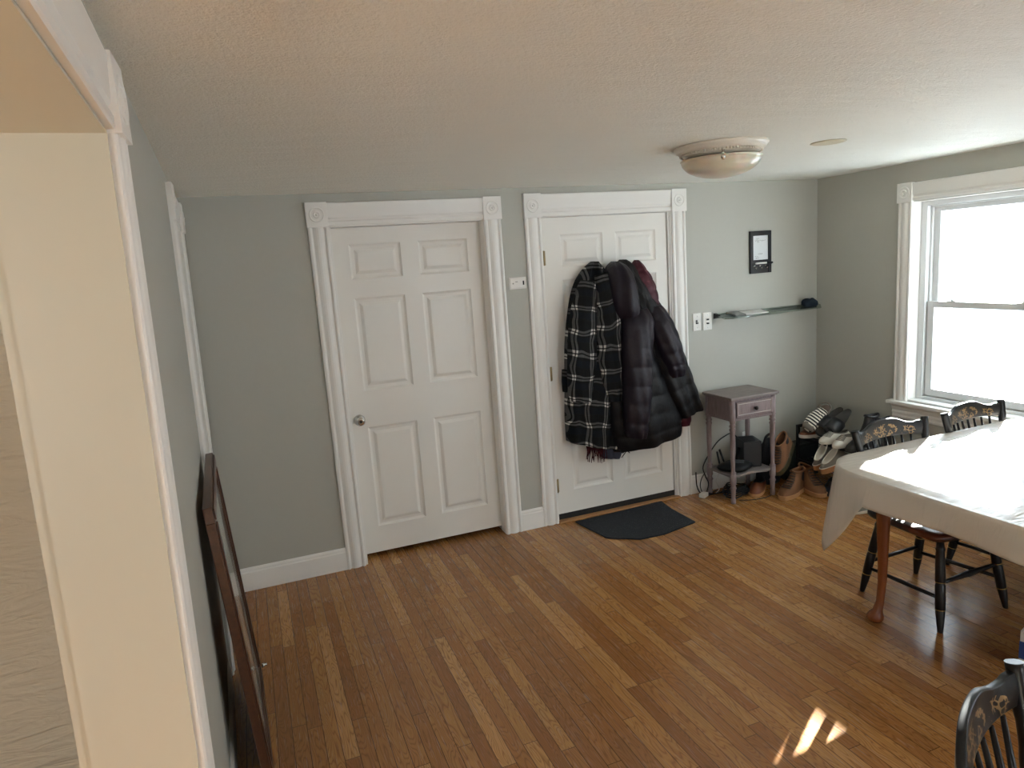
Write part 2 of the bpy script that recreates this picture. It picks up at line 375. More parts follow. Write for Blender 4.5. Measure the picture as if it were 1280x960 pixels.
# ---- profiles
def casing_prof(W=.112):
    k = W/.112
    return [(a*k, h) for a, h in [(0, -.001), (0, .012), (.004, .016), (.012, .018), (.018, .016), (.020, .010), (.026, .009), (.032, .013), (.044, .019), (.056, .021), (.068, .019), (.080, .013), (.086, .009), (.092, .010), (.094, .016), (.100, .018), (.108, .016), (.112, .012), (.112, -.001)]]
def head_prof(W):
    k = W/.12
    return [(a*k, h) for a, h in [(0, -.001), (0, .012), (.004, .015), (.020, .015), (.026, .008), (.034, .008), (.042, .014), (.060, .016), (.100, .018), (.116, .020), (.12, .016), (.12, -.001)]]
def casing(parent, origin, u, n, w_in0, w_in1, ztop_in, ztop, W, z0=0, leg_lab=None, mt=None, corners=(1, 1), legs=(1, 1), pts=None):
    """origin: function (s, z, d) -> point on the wall; u: along wall; n: out of wall"""
    mt = mt or M_trim; u = V(u); n = V(n); Z = V((0, 0, 1))
    for side, on in ((0, legs[0]), (1, legs[1])):
        if not on: continue
        a = w_in0-W if side == 0 else w_in1
        mb = MB(); prof = casing_prof(W)
        if side == 1: prof = [(W-x, h) for x, h in prof]
        p0, p1 = origin(a, z0, 0), origin(a, ztop_in, 0); mb.sweep(p0, p1, u, n, prof); mb.build('side_casing', mt, parent)
        if corners[side]:
            B = W*1.06; zb0 = ztop_in-.006; zb1 = ztop+.004; c = origin(a+W/2, (zb0+zb1)/2, 0)
            mb = MB(); hb = (zb1-zb0)/2; mb.obox(c+n*.0125, u*(B/2), n*.0135, Z*hb)
            r = B*.36
            mb.lathe(c+n*.024, c+n*.034, [(0, r), (.45, r*1.0), (.6, r*.92), (.5, r*.82), (.1, r*.74), (.1, r*.5), (.5, r*.46), (.7, r*.36), (.5, r*.26), (.2, r*.2), (.3, r*.15), (.9, r*.09), (1, .001)], 28, cap=False)
            mb.build('corner_block', mt, parent, bevel=.0015)
    mb = MB(); p0, p1 = origin(w_in0-.004, ztop_in, 0), origin(w_in1+.004, ztop_in, 0)
    mb.sweep(p0, p1, Z, n, head_prof(ztop-ztop_in)); mb.build('head_casing', mt, parent)

def door_leaf(parent, x0, x1, z0, z1, yf, panx, panz, thick=.035):
    mb = MB(); xs = [x0, panx[0], panx[1], panx[2], panx[3], x1]; zs = [z0]+[z for p in panz for z in p]+[z1]
    for i in range(5):
        for j in range(len(zs)-1):
            a, b, c, d = xs[i], xs[i+1], zs[j], zs[j+1]
            if i in (1, 3) and j % 2 == 1:
                prev = None
                rr = [(0, 0), (.004, .004), (.012, .009), (.018, .010), (.030, .010), (.046, .003), (.050, .002)]
                rings = [[V((x, yf+dy, z)) for x, z in ((a+s, c+s), (b-s, c+s), (b-s, d-s), (a+s, d-s))] for s, dy in rr]
                mb.rings(rings, smooth=False, cap1=True)
            else: mb.add([(a, yf, c), (b, yf, c), (b, yf, d), (a, yf, d)], [(0, 1, 2, 3)])
    # edges and back
    mb.add([(x0, yf, z0), (x1, yf, z0), (x1, yf, z1), (x0, yf, z1), (x0, yf+thick, z0), (x1, yf+thick, z0), (x1, yf+thick, z1), (x0, yf+thick, z1)],
           [(0, 4, 5, 1), (1, 5, 6, 2), (2, 6, 7, 3), (3, 7, 4, 0), (4, 7, 6, 5)])
    return mb.build('door_panel', M_door, parent, recalc=False)
def back_org(s, z, d): return V((s, -d, z))
# door_1 : recessed six-panel door with a round knob
d1 = sthing('door_1', (1.2275, 0, 0)); 
def rel(p): return V(p)
class Off:
    pass
def child_fix(parent):
    """children were modelled in room coordinates: keep them there under their thing"""
    bpy.context.view_layer.update()
    inv = parent.matrix_world.inverted()
    for ch in parent.children:
        if not ch.get('_fixed'):
            ch.matrix_parent_inverse = inv; ch['_fixed'] = 1
    for ch in parent.children:
        if ch.get('_fixed') is not None: del ch['_fixed']
casing(d1, back_org, (1, 0, 0), (0, -1, 0), D1[0], D1[1], D1[2], 2.1795, .112)
door_leaf(d1, D1[0]+.013, D1[1]-.002, .032, D1[2]-.008, .082, (.874, 1.183, 1.290, 1.606), ((.20, .842), (1.068, 1.632), (1.742, 1.946)))
j = MB(); j.box(D1[0]-.001, D1[0]+.014, 0, .2, 0, D1[2]); j.box(D1[1]-.003, D1[1]+.001, 0, .082, 0, D1[2]); j.box(D1[0], D1[1], 0, .2, D1[2]-.006, D1[2]+.001)
j.build('door_jamb', M_trim, d1)
k = MB(); kc = V((.828, .082, .895))
k.lathe(kc, kc+V((0, -.06, 0)), [(0, .034), (.08, .034), (.14, .026), (.2, .013), (.45, .012), (.5, .020), (.62, .027), (.8, .028), (.93, .024), (1, .014)], 28)
kn = k.build('door_knob', M_chrome, d1, label='round brushed metal knob with keyhole')
MB().lathe(kc+V((0, -.058, 0)), kc+V((0, -.066, 0)), [(0, .010), (1, .008)], 16).build('keyhole', M_blackmat, kn)
# door_2 : entry door
d2 = sthing('door_2', (2.5665, 0, 0))
casing(d2, back_org, (1, 0, 0), (0, -1, 0), D2[0], D2[1], D2[2], 2.190, .112)
door_leaf(d2, D2[0]+.014, D2[1]-.030, .05, D2[2]-.006, .016, (2.215, 2.527, 2.622, 2.936), ((.208, .76), (1.00, 1.643), (1.728, 1.934)), .04)
j = MB(); j.box(D2[0]-.001, D2[0]+.007, .0, .2, 0, D2[2]); j.box(D2[1]-.024, D2[1]+.001, .004, .2, 0, D2[2]); j.box(D2[1]-.012, D2[1]+.001, -.004, .2, 0, D2[2])
j.box(D2[0], D2[1], .0, .2, D2[2]-.003, D2[2]+.001); j.build('door_jamb', M_trim, d2)
MB().box(D2[0]+.007, D2[1]-.024, .014, .10, .012, .052).build('door_sweep', M_black, d2, label='black rubber door sweep')
MB().box(D2[0]-.0, D2[1]-.0, -.03, .12, 0, .012).build('threshold', M_oakthr, d2, bevel=.003)
for z in (1.79, 1.035, .26):
    h = MB(); h.box(D2[0]+.004, D2[0]+.024, .008, .018, z-.045, z+.045); h.cyl((D2[0]+.010, .002, z-.047), (D2[0]+.010, .002, z+.047), .007, n=12); h.build('hinge', M_brass, d2, label='tarnished metal hinge')
for o in (d1, d2): child_fix(o)

# baseboards
def base_prof(Hh=.1387): return [(0, -.001), (0, .014), (Hh*.80, .014), (Hh*.84, .010), (Hh*.92, .010), (Hh*.97, .006), (Hh, .004), (Hh, -.001)]
mb = MB()
for a, b in ((LX(0, 0)-.02, D1[0]-.112), (D1[1]+.112, D2[0]-.112), (D2[1]+.112, XR)):
    mb.sweep((a, 0, 0), (b, 0, 0), (0, 0, 1), (0, -1, 0), base_prof())
struct(mb.build('baseboard_back', M_trim))
mb = MB(); mb.sweep((XR, 0, 0), (XR, YB, 0), (0, 0, 1), (-1, 0, 0), base_prof()); struct(mb.build('baseboard_right', M_trim))
mb = MB(); mb.sweep((LX(-1.02, 0), -1.02, 0), (LX(YJ+.11, 0), YJ+.11, 0), (0, 0, 1), (1, 0, 0), base_prof()); struct(mb.build('baseboard_left', M_trim))
# closet door on the left wall, next to the corner
d3 = sthing('door_3', (0, -.5, 0))
def left_org(s, z, d): return V((LX(s, z)+d, s, z))
casing(d3, left_org, (0, 1, 0), (1, 0, 0), -.80, -.125, 2.05, 2.19, .10)
door_leaf_l = MB(); slab_lw(door_leaf_l, -.80, -.125, .02, 2.05, .008, 0); door_leaf_l.build('door_panel', M_door, d3)
child_fix(d3)
# cased opening
t1 = sthing('trim_1', (0, YJ, 0))
jb = MB()
def jslab(mb, y0, y1, z0, z1, a, b):
    vs = [V((LX(YJ, z)+d, y, z)) for z in (z0, z1) for y in (y0, y1) for d in (a, b)]
    mb.add(vs, [(0, 2, 3, 1), (4, 5, 7, 6), (0, 1, 5, 4), (2, 6, 7, 3), (0, 4, 6, 2), (1, 3, 7, 5)])
jslab(jb, YJ-.004, YJ+.001, 0, ZH, .001, -T-.001); jb.build('opening_jamb', M_jamb, t1)
sf = MB()
vs = [V((LX(y, ZH)+d, y, z)) for z in (ZH-.004, ZH+.001) for y in (YN, YJ) for d in (.001, -T-.001)]
sf.add(vs, [(0, 2, 3, 1), (4, 5, 7, 6), (0, 1, 5, 4), (2, 6, 7, 3), (0, 4, 6, 2), (1, 3, 7, 5)]); sf.build('opening_soffit', M_jamb, t1)
casing(t1, left_org, (0, 1, 0), (1, 0, 0), YN-.006, YJ+.007, ZH+.004, 2.175, .112, legs=(0, 1))
def left_org2(s, z, d): return V((LX(s, z)-T-d, s, z))
mb = MB(); mb.sweep(left_org2(YJ+.007, 0, 0), left_org2(YJ+.007, ZH, 0), (0, 1, 0), (-1, 0, 0), [(a, h*1.25) for a, h in [(0, -.001), (0, .018), (.03, .02), (.11, .02), (.11, -.001)]]); mb.build('side_casing', M_jamb, t1)
mb = MB(); mb.sweep(left_org2(YN, ZH, 0), left_org2(YJ+.007, ZH, 0), (0, 0, 1), (-1, 0, 0), [(0, -.001), (0, .02), (.12, .02), (.12, -.001)]); mb.build('head_casing', M_jamb, t1)
child_fix(t1)

# ------------------------------------------------------------------ windows
def window(name, y0, y1, z0, z1, x, thing_loc, full=True):
    wd = sthing(name, thing_loc)
    org = lambda s, z, d: V((x-d, s, z))
    # y0 is the side nearer the door wall (larger y)
    casing(wd, lambda s, z, d: V((x-d, s, z)), (0, 1, 0), (-1, 0, 0), y1, y0, z1+.004, z1+.118, .10, z0=z0-.006)
    st = MB(); st.prism([(x-.055, y0+.125), (x+.10, y0+.125), (x+.10, y1-.125), (x-.055, y1-.125)], z0-.028, z0-.004); 
    st.build('window_stool', M_trim, wd, bevel=.004)
    ap = MB()
    ap.sweep((x, y1-.105, z0-.128), (x, y0+.105, z0-.128), (0, 0, 1), (-1, 0, 0), [(0, -.001), (0, .010), (.014, .014), (.02, .010), (.028, .010), (.04, .016), (.055, .011), (.062, .016), (.08, .020), (.092, .030), (.100, .030), (.100, -.001)])
    ap.build('window_apron', M_trim, wd)
    # jamb liner
    j = MB(); xd = x+.095
    j.box(x-.004, xd, y0-.004, y0+.001, z0, z1); j.box(x-.004, xd, y1-.001, y1+.004, z0, z1); j.box(x-.004, xd, y1, y0, z1-.004, z1+.001); j.box(x, xd+.06, y1, y0, z0-.004, z0+.010)
    j.build('window_jamb', M_trim, wd)
    # vinyl frame
    def ring(mb, ya, yb, za, zb, xa, xb, wy, wzb, wzt):
        mb.box(xa, xb, ya-wy, ya, za, zb); mb.box(xa, xb, yb, yb+wy, za, zb); mb.box(xa, xb, yb+wy, ya-wy, za, za+wzb); mb.box(xa, xb, yb+wy, ya-wy, zb-wzt, zb)
    fr = MB(); ring(fr, y0-.004, y1+.004, z0+.010, z1-.004, x+.07, x+.15, .042, .02, .03); ring(fr, y0-.046, y1+.046, z0+.03, z1-.034, x+.10, x+.15, .014, .008, .01)
    fr.build('window_frame', M_vinyl, wd, bevel=.002)
    zm = (z0+z1)/2-.012
    ya, yb = y0-.060, y1+.060
    up = MB(); ring(up, ya, yb, zm-.018, z1-.044, x+.118, x+.140, .042, .036, .030)
    u = up.build('upper_sash', M_vinyl, wd, bevel=.002)
    MB().box(x+.127, x+.130, yb+.042, ya-.042, zm+.018, z1-.074).build('glass_pane', M_glass, u)
    lo = MB(); ring(lo, ya+.006, yb-.006, z0+.038, zm+.022, x+.088, x+.114, .046, .045, .040)
    l = lo.build('lower_sash', M_vinyl, wd, bevel=.002)
    MB().box(x+.099, x+.102, yb+.04, ya-.04, z0+.083, zm-.018).build('glass_pane', M_glass, l)
    for q in (.21, .79):
        yy = ya+(yb-ya)*q; lk = MB(); lk.box(x+.086, x+.112, yy-.030, yy+.030, zm+.021, zm+.027); lk.cyl((x+.1, yy, zm+.027), (x+.1, yy, zm+.040), .011, .009, 14); lk.box(x+.092, x+.1, yy-.004, yy+.026, zm+.032, zm+.040)
        lk.build('sash_lock', M_vinyl, l)
    child_fix(wd)
    return wd
window('window_1', WY0, WY1, WZ0, WZ1, XR, (XR, (WY0+WY1)/2, WZ0))
window('fill_window', VY0, VY1, WZ0, WZ1, XR, (XR, (VY0+VY1)/2, WZ0))  # out of view, added to let in fill daylight

# ------------------------------------------------------------------ wall plates, lamp, shelf, notice board
def plate(nm, label, cat, x0, x1, z0, z1, y=0, toggles=(), group=None):
    t = thing(nm, label, cat, ((x0+x1)/2, y, (z0+z1)/2), group=group)
    a, b = (x1-x0)/2, (z1-z0)/2
    MB().box(-a, a, -.007, 0, -b, b).build('cover_plate', M_white, t, bevel=.003)
    return t, a, b
t, a, b = plate('light_switch', 'white single switch plate nearer the coat door', 'light switch', 3.214, 3.281, 1.207, 1.332)
mb = MB(); mb.box(-.011, .011, -.0085, -.0065, -.014, .014); mb.build('switch_slot', M_blackmat, t)
mb = MB(); mb.obox((0, -.014, .004), (.005, 0, 0), (0, -.009, .004), (0, .003, .006)); mb.build('toggle', M_white, t)
for s in (-1, 1):
    MB().cyl((0, -.0065, s*.042), (0, -.0085, s*.042), .0035, n=10).build('screw', M_chrome, t)
t, a, b = plate('light_switch', 'white switch plate with two stacked dark toggles, beside the glass shelf', 'light switch', 3.300, 3.376, 1.203, 1.330)
for dz in (.014, -.014):
    mb = MB(); mb.box(-.017, .017, -.0085, -.0065, dz-.009, dz+.009); mb.build('switch_slot', M_white, t)
    mb = MB(); mb.obox((-.003, -.013, dz), (.007, 0, 0), (0, -.007, 0), (0, 0, .005)); mb.build('toggle', M_blackmat, t)
for s in (-1, 1):
    MB().cyl((0, -.0065, s*.046), (0, -.0085, s*.046), .0035, n=10).build('screw', M_chrome, t)
t, a, b = plate('wall_control', 'small white control plate between the two door casings', 'wall control', 1.834, 1.952, 1.608, 1.683)
MB().box(-a+.006, a-.006, -.0125, -.0065, -b+.008, b-.008).build('control_body', M_white, t, bevel=.002)
MB().box(.032, .041, -.0145, -.012, -.012, .014).build('switch_slot', M_blackmat, t)
mb = MB(); mb.cyl((-.034, -.0124, 0), (-.034, -.0136, 0), .0045, n=12); mb.box(-.018, -.003, -.0136, -.0124, .008, .012); mb.build('indicator', mat('grey_print', srgb(130, 128, 122), .5), t)
t, a, b = plate('wall_outlet', 'white wall outlet low behind the nightstand', 'outlet', 3.635, 3.705, .285, .400)
for dz in (-.024, .024):
    mb = MB(); mb.box(-.017, .017, -.0095, -.0065, dz-.014, dz+.014); o_ = mb.build('socket', M_white, t, bevel=.002)
    mb = MB(); mb.box(-.008, -.006, -.0105, -.009, dz-.004, dz+.006); mb.box(.006, .008, -.0105, -.009, dz-.004, dz+.006); mb.build('socket_slots', M_blackmat, o_)

# ceiling lamp
LC = V((2.365, -1.415, H))
t = thing('ceiling_light', 'flush ceiling light with beaded rim and frosted glass bowl', 'ceiling light', LC)
mb = MB(); mb.lathe((0, 0, 0), (0, 0, -.05), [(0, .206), (.12, .208), (.25, .204), (.32, .196), (.42, .198), (.52, .190), (.62, .176), (.8, .168), (1, .150)], 64); mb.build('ceiling_plate', mat('lamp_enamel', srgb(214, 208, 196), .35), t)
mb = MB()
for i in range(72):
    q = 2*pi*i/72; c = V((.178*cos(q), .178*sin(q), -.036)); mb.lathe(c+V((0, 0, .005)), c-V((0, 0, .006)), [(0, .002), (.3, .0052), (.7, .0052), (1, .002)], 6)
mb.build('beaded_rim', MATS['lamp_enamel'], t)
bowl = mat('frosted_glass', srgb(206, 198, 180), .28, coat=.2); bowl.node_tree.nodes['Principled BSDF'].inputs['Subsurface Weight'].default_value = .25
mb = MB(); R_, D_ = .178, .085
prof = [(0, .180), (.02, .1815), (.05, .178)]+[(.05+.95*(1-cos(a*pi/2/14)) if False else .05+.95*sin(a*pi/2/14), .176*cos(a*pi/2/14)+.0005) for a in range(0, 15)]
mb.lathe((0, 0, -.058), (0, 0, -.058-D_), prof, 64); mb.build('glass_bowl', bowl, t)
for q in (radians(-125), radians(-5), radians(115)):
    c = V((.168*cos(q), .168*sin(q), 0)); mb = MB(); mb.cyl(c+V((0, 0, -.03)), c+V((0, 0, -.075)), .006, n=12); mb.lathe(c+V((0, 0, -.060)), c+V((0, 0, -.082)), [(0, .008), (.3, .012), (.7, .012), (1, .006)], 14); mb.build('clip', M_chrome, t)
t = thing('ceiling_cover', 'flat round beige cover disc on the ceiling beyond the lamp', 'ceiling cover', (2.925, -1.49, H))
MB().lathe((0, 0, 0), (0, 0, -.006), [(0, .078), (.5, .080), (1, .072)], 40).build('disc', mat('beige_plastic', srgb(200, 192, 168), .5), t)
t.children[0].name = 'disc'

# glass shelf with its things
t = thing('glass_shelf', 'narrow glass wall shelf with a grey rail below the notice board', 'shelf', (3.89, -.001, 1.312))
t.rotation_euler = (.22, 0, 0)
poly = [(-.49, -.002), (.455, -.002), (.455, -.05), (.40, -.115), (-.42, -.135), (-.49, -.12)]
MB().prism(poly, -.006, .002).build('glass_panel', M_sglass, t)
mrail = mat('shelf_rail', srgb(84, 86, 84), .4, metal=.3)
MB().box(-.49, .46, -.016, 0, -.030, -.006).build('wall_rail', mrail, t)
mb = MB(); mb.add([(-.495, 0, -.038), (-.495, 0, .006), (-.495, -.05, .006), (-.495, -.03, -.02), (-.472, 0, -.038), (-.472, 0, .006), (-.472, -.05, .006), (-.472, -.03, -.02)], [(0, 1, 2, 3), (4, 7, 6, 5), (0, 4, 5, 1), (1, 5, 6, 2), (2, 6, 7, 3), (3, 7, 4, 0)]); mb.build('bracket', M_blackmat, t)
paper = mat('white_paper', srgb(222, 222, 218), .7)
def flat_item(nm, label, cat, x, y, z, w, d, h, rz, mt, group=None):
    o = MB().box(-w/2, w/2, -d/2, d/2, 0, h).build(nm, mt, None, bevel=min(.002, h*.3)); o.location = (x, y*cos(.22), 1.3145+y*sin(.22)); o.rotation_euler = (.22, 0, rz); return tag(o, label, cat, group)
flat_item('envelope', 'white folded letter lying on the glass shelf', 'letter', 3.70, -.065, 1.2875, .21, .085, .006, .06, paper)
flat_item('magazine', 'grey thin booklet under the end of the letter on the glass shelf', 'booklet', 3.545, -.062, 1.2875, .10, .09, .010, .1, mat('grey_cover', srgb(120, 122, 120), .5))
teal = mat('navy_fabric', srgb(16, 34, 48), .8, bump=.4, bscale=90)
mb = MB(); rg = []
for z, a, b in ((0, .050, .030), (.006, .058, .038), (.025, .062, .042), (.042, .056, .036), (.052, .040, .024), (.055, .018, .010)):
    rg.append([V((a*(abs(cos(q))**.6)*(1 if cos(q) > 0 else -1), b*(abs(sin(q))**.6)*(1 if sin(q) > 0 else -1), z+(.004*sin(3*q) if z > .02 else 0))) for q in [2*pi*i/28 for i in range(28)]])
mb.rings(rg, cap0=True, cap1=True); o = mb.build('fabric_pouch', teal, None); o.location = (4.225, -.060, 1.302); o.rotation_euler = (.22, 0, 0); tag(o, 'small dark blue fabric pouch at the corner end of the glass shelf', 'pouch')

t = thing('notice_board', 'small black framed message board with key hooks on the wall', 'notice board', (3.812, 0, 1.728))
mb = MB(); a, b = .095, .152
for x0, x1, z0, z1 in ((-a, -a+.026, -b, b), (a-.026, a, -b, b), (-a+.026, a-.026, b-.034, b), (-a+.026, a-.026, -.075, -.055)): mb.box(x0, x1, -.018, 0, z0, z1)
mb.build('board_frame', M_blackmat, t, bevel=.002)
MB().box(-a+.026, a-.026, -.010, 0, -b, -.075).build('hook_panel', M_blackmat, t)
wb = MB().box(-a+.024, a-.024, -.009, 0, -.060, b-.030).build('writing_surface', mat('white_board', srgb(222, 226, 228), .3), t)
rnd = random.Random(3); mb = MB()
def scrib(x0, x1, z, h):
    x = x0
    while x < x1:
        pts = [(x+i*.0022, -.0098, z+rnd.uniform(-h, h)) for i in range(4)]; mb.tube(pts, .0008, 4); x += .0098
scrib(-.040, -.012, .096, .0045); scrib(-.048, .044, .082, .006); scrib(-.028, -.010, .070, .004)
mb.build('handwriting', M_blackmat, wb); mb = MB(); scrib(-.020, .012, -.012, .005); scrib(-.048, -.026, -.030, .004); scrib(-.048, -.014, -.042, .005)
mb.build('handwriting', M_blackmat, wb)
for x in (-.055, -.005, .045):
    h = MB(); h.tube(cr([(x, -.009, -.098), (x, -.022, -.108), (x, -.030, -.118), (x, -.034, -.108)], 5), .0028, 8); h.lathe((x, -.009, -.098), (x, -.014, -.098), [(0, .008), (1, .006)], 12); h.build('key_hook', M_chrome, t)
o = MB().lathe((0, 0, 0), (.155, 0, 0), [(0, .004), (.05, .0065), (.62, .0068), (.63, .0075), (.97, .0078), (1, .006)], 14).build('marker_pen', paper, None)
o.location = (3.755, -.024, 1.648); tag(o, 'black and white marker pen lying in the notice board tray', 'pen')
MB().lathe((.098, 0, 0), (.157, 0, 0), [(0, .0076), (.9, .0082), (1, .006)], 14).build('pen_cap', M_blackpl, o)
MB().box(-.080, .080, -.036, -.018, -.093, -.087).build('pen_tray', M_blackmat, t)

# ------------------------------------------------------------------ nightstand
M_wornedge = mat('worn_edge', srgb(186, 178, 172), .6)
t = thing('nightstand', 'grey washed wooden nightstand with one drawer and turned legs', 'nightstand', (3.462, -.195, 0))
X0, X1, Y0, Y1 = -.185, .185, -.14, .145
mb = MB(); mb.box(X0-.022, X1+.022, Y0-.022, Y1+.015, .748, .766); mb.build('top', M_greytop, t, bevel=.004)
mb = MB(); mb.box(X0-.012, X1+.012, Y0-.012, Y1+.008, .740, .748); mb.box(X0-.004, X1+.004, Y0+.004, Y1, .598, .740)
mb.box(X0-.008, X1+.008, Y0-.002, Y1, .596, .606); mb.build('apron_case', M_greywood, t, bevel=.0015)
for x, y in ((X0+.012, Y0+.012), (X1-.012, Y0+.012), (X0+.012, Y1-.014), (X1-.012, Y1-.014)):
    lg = MB()
    lg.lathe((x, y, 0), (x, y, .745), [(0, .015), (.01, .017), (.045, .018), (.05, .014), (.075, .0155), (.14, .018), (.15, .024), (.165, .018), (.18, .0155), (.2, .022), (.285, .022), (.29, .016), (.30, .0235), (.31, .0155), (.33, .0135), (.52, .0175), (.70, .0180), (.72, .024), (.735, .0145), (.75, .024), (.77, .0155), (.79, .021), (.81, .022), (1, .022)], 20)
    lg.build('leg', M_greywood, t)
fx0, fx1, fy = X0+.030, X1-.030, Y0-.004
mb = MB(); mb.box(fx0, fx1, fy-.006, fy+.02, .622, .728)
for a, b, c, d in ((fx0, fx1, .716, .728), (fx0, fx1, .622, .634), (fx0, fx0+.012, .634, .716), (fx1-.012, fx1, .634, .716)): mb.box(a, b, fy-.012, fy-.006, c, d)
dr = mb.build('drawer', M_greywood, t, bevel=.0015)
for a, b, c, d in ((fx0+.012, fx1-.012, .711, .715), (fx0+.012, fx1-.012, .635, .639), (fx0+.012, fx0+.016, .639, .711), (fx1-.016, fx1-.012, .639, .711)): MB().box(a, b, fy-.010, fy-.005, c, d).build('worn_moulding', M_wornedge, dr, label='pale worn moulding')
MB().lathe((.0, fy-.006, .672), (.0, fy-.036, .672), [(0, .007), (.3, .006), (.5, .012), (.75, .0145), (.95, .011), (1, .004)], 18).build('drawer_knob', mat('dark_bronze', (.03, .022, .018), .35, metal=.7), dr, label='round dark drawer knob')
sh = [(X0+.03, Y0+.012), (X0+.07, Y0+.002), (-.02, Y0+.026), (.02, Y0+.026), (X1-.07, Y0+.002), (X1-.03, Y0+.012), (X1+.0, Y0+.03), (X1+.0, Y1-.01), (X0, Y1-.01), (X0, Y0+.03)]
MB().prism(sh, .186, .202).build('lower_shelf', M_greytop, t, bevel=.002)

# things on and around the nightstand
rt = thing('wifi_router', 'black wifi router with stubby antennas on the nightstand shelf', 'router', (3.395, -.215, .2035), (0, 0, -.25))
mb = MB(); rg = []
for z, a, b in ((0, .085, .070), (.010, .110, .088), (.026, .125, .095), (.044, .112, .082), (.056, .080, .060), (.060, .03, .02)):
    rg.append([V((a*(1+.10*cos(4*q))*cos(q), b*(1+.08*cos(4*q))*sin(q), z)) for q in [2*pi*i/32 for i in range(32)]])
mb.rings(rg, cap0=True, cap1=True); mb.build('router_body', M_blackpl, rt)
for (x, y, dx, dy) in ((-.095, .045, -.015, .01), (-.045, .08, -.028, .02), (.045, .08, .03, .02), (.09, .045, .03, .015)):
    mb = MB(); p0 = V((x, y, .03)); p1 = p0+V((dx, dy, .10)); mb.tube([p0, p0+(p1-p0)*.2, p1], [.007, .0125, .0135], 10, flat=.55); mb.build('antenna', M_blackpl, rt)
mb = MB(); mb.obox((.015, -.012, .0615), (.035, -.02, 0), (.012, .03, 0), (0, 0, .0015)); mb.build('router_label', mat('grey_gloss', (.12, .13, .14), .2), rt)
bx = thing('modem_box', 'upright charcoal plastic modem box beside the router on the nightstand shelf', 'modem', (3.565, -.155, .2035), (0, 0, -.35))
MB().box(-.066, .066, -.085, .085, 0, .188).build('modem_body', mat('charcoal_plastic', srgb(34, 36, 40), .45), bx, bevel=.006)
mb = MB()
for i in range(7): mb.box(-.05+.014*i, -.043+.014*i, -.065, .065, .186, .190)
mb.build('vent_grille', M_blackmat, bx)
def cable(label, pts, r=.0032, nm='cable', mt=None, group=None, cat='cable'):
    o = MB().tube(cr(pts, 8), r, 7).build(nm, mt or M_blackpl, None); return tag(o, label, cat, group)
cable('black cable arching from behind the nightstand leg up round the router', [(3.64, -.03, .34), (3.60, -.05, .30), (3.53, -.035, .41), (3.45, -.03, .40), (3.36, -.035, .35), (3.245, -.05, .22), (3.235, -.08, .15), (3.27, -.07, .08), (3.24, -.09, .006), (3.32, -.10, .005), (3.42, -.12, .005)], .0045)
cable('black cable end standing up against the door casing', [(3.180, -.045, .175), (3.178, -.050, .12), (3.180, -.055, .07), (3.20, -.060, .022), (3.23, -.07, .006), (3.28, -.075, .006), (3.36, -.05, .006)], .0045)
cable('black cable looping out low beside the nightstand foot', [(3.27, -.03, .15), (3.225, -.05, .12), (3.205, -.06, .07), (3.215, -.075, .02), (3.26, -.085, .008), (3.30, -.13, .016), (3.36, -.14, .03)], .0035)
coil = []
for i in range(90):
    q = i*.42; rr = .075+.016*sin(i*.9); coil.append((3.40+rr*1.15*cos(q), -.215+rr*.8*sin(q), .008+.0009*i+.006*sin(i*1.7)))
o = MB().tube(coil, .0048, 7).build('cable_coil', M_blackpl, None); tag(o, 'tangled coil of black cable under the nightstand shelf', 'cable')
cable('thin black cable curving over the floor in front of the right nightstand leg', [(3.36, -.30, .0045), (3.42, -.335, .0045), (3.50, -.352, .0045), (3.58, -.345, .0045), (3.66, -.30, .0045), (3.70, -.22, .0045)], .0030)
cable('white cable dangling below the nightstand shelf', [(3.34, -.04, .186), (3.37, -.06, .14), (3.33, -.08, .09), (3.35, -.09, .03), (3.31, -.10, .006)], .003, mt=M_white)
adp = tag(MB().box(-.035, .035, -.022, .022, 0, .03).build('power_adapter', M_white, None, bevel=.004), 'white power adapter on the floor left of the nightstand', 'adapter'); adp.location = (3.20, -.105, .001); adp.rotation_euler = (0, 0, .5)

# ------------------------------------------------------------------ doormat
mb = MB(); pm = [(2.175, -.060), (2.78, -.040), (2.80, -.032), (2.885, -.035), (2.86, -.20), (2.855, -.475), (2.83, -.485), (2.57, -.545), (2.40, -.535), (2.26, -.44), (2.225, -.41)]
mb.prism(pm, 0, .009)
matm = mat('ribbed_doormat', (.010, .012, .017), .9, bump=1.0, bscale=220, bdist=.006)
def speck(mt):
    nt = mt.node_tree; b = nt.nodes['Principled BSDF']; tc = N(nt, 'ShaderNodeTexCoord'); v = N(nt, 'ShaderNodeTexNoise', i_Scale=160.0, i_Detail=1.0); nt.links.new(tc.outputs['Object'], v.inputs[0])
    f = math_(nt, 'GREATER_THAN', v.outputs[0], .70); nt.links.new(mixc(nt, f, (.010, .013, .019), (.10, .11, .12)), b.inputs['Base Color'])
speck(matm)
o = mb.build('doormat', matm, None, bevel=.002); o.location = (0, 0, .001); tag(o, 'dark navy doormat on the floor before the coat door', 'doormat')

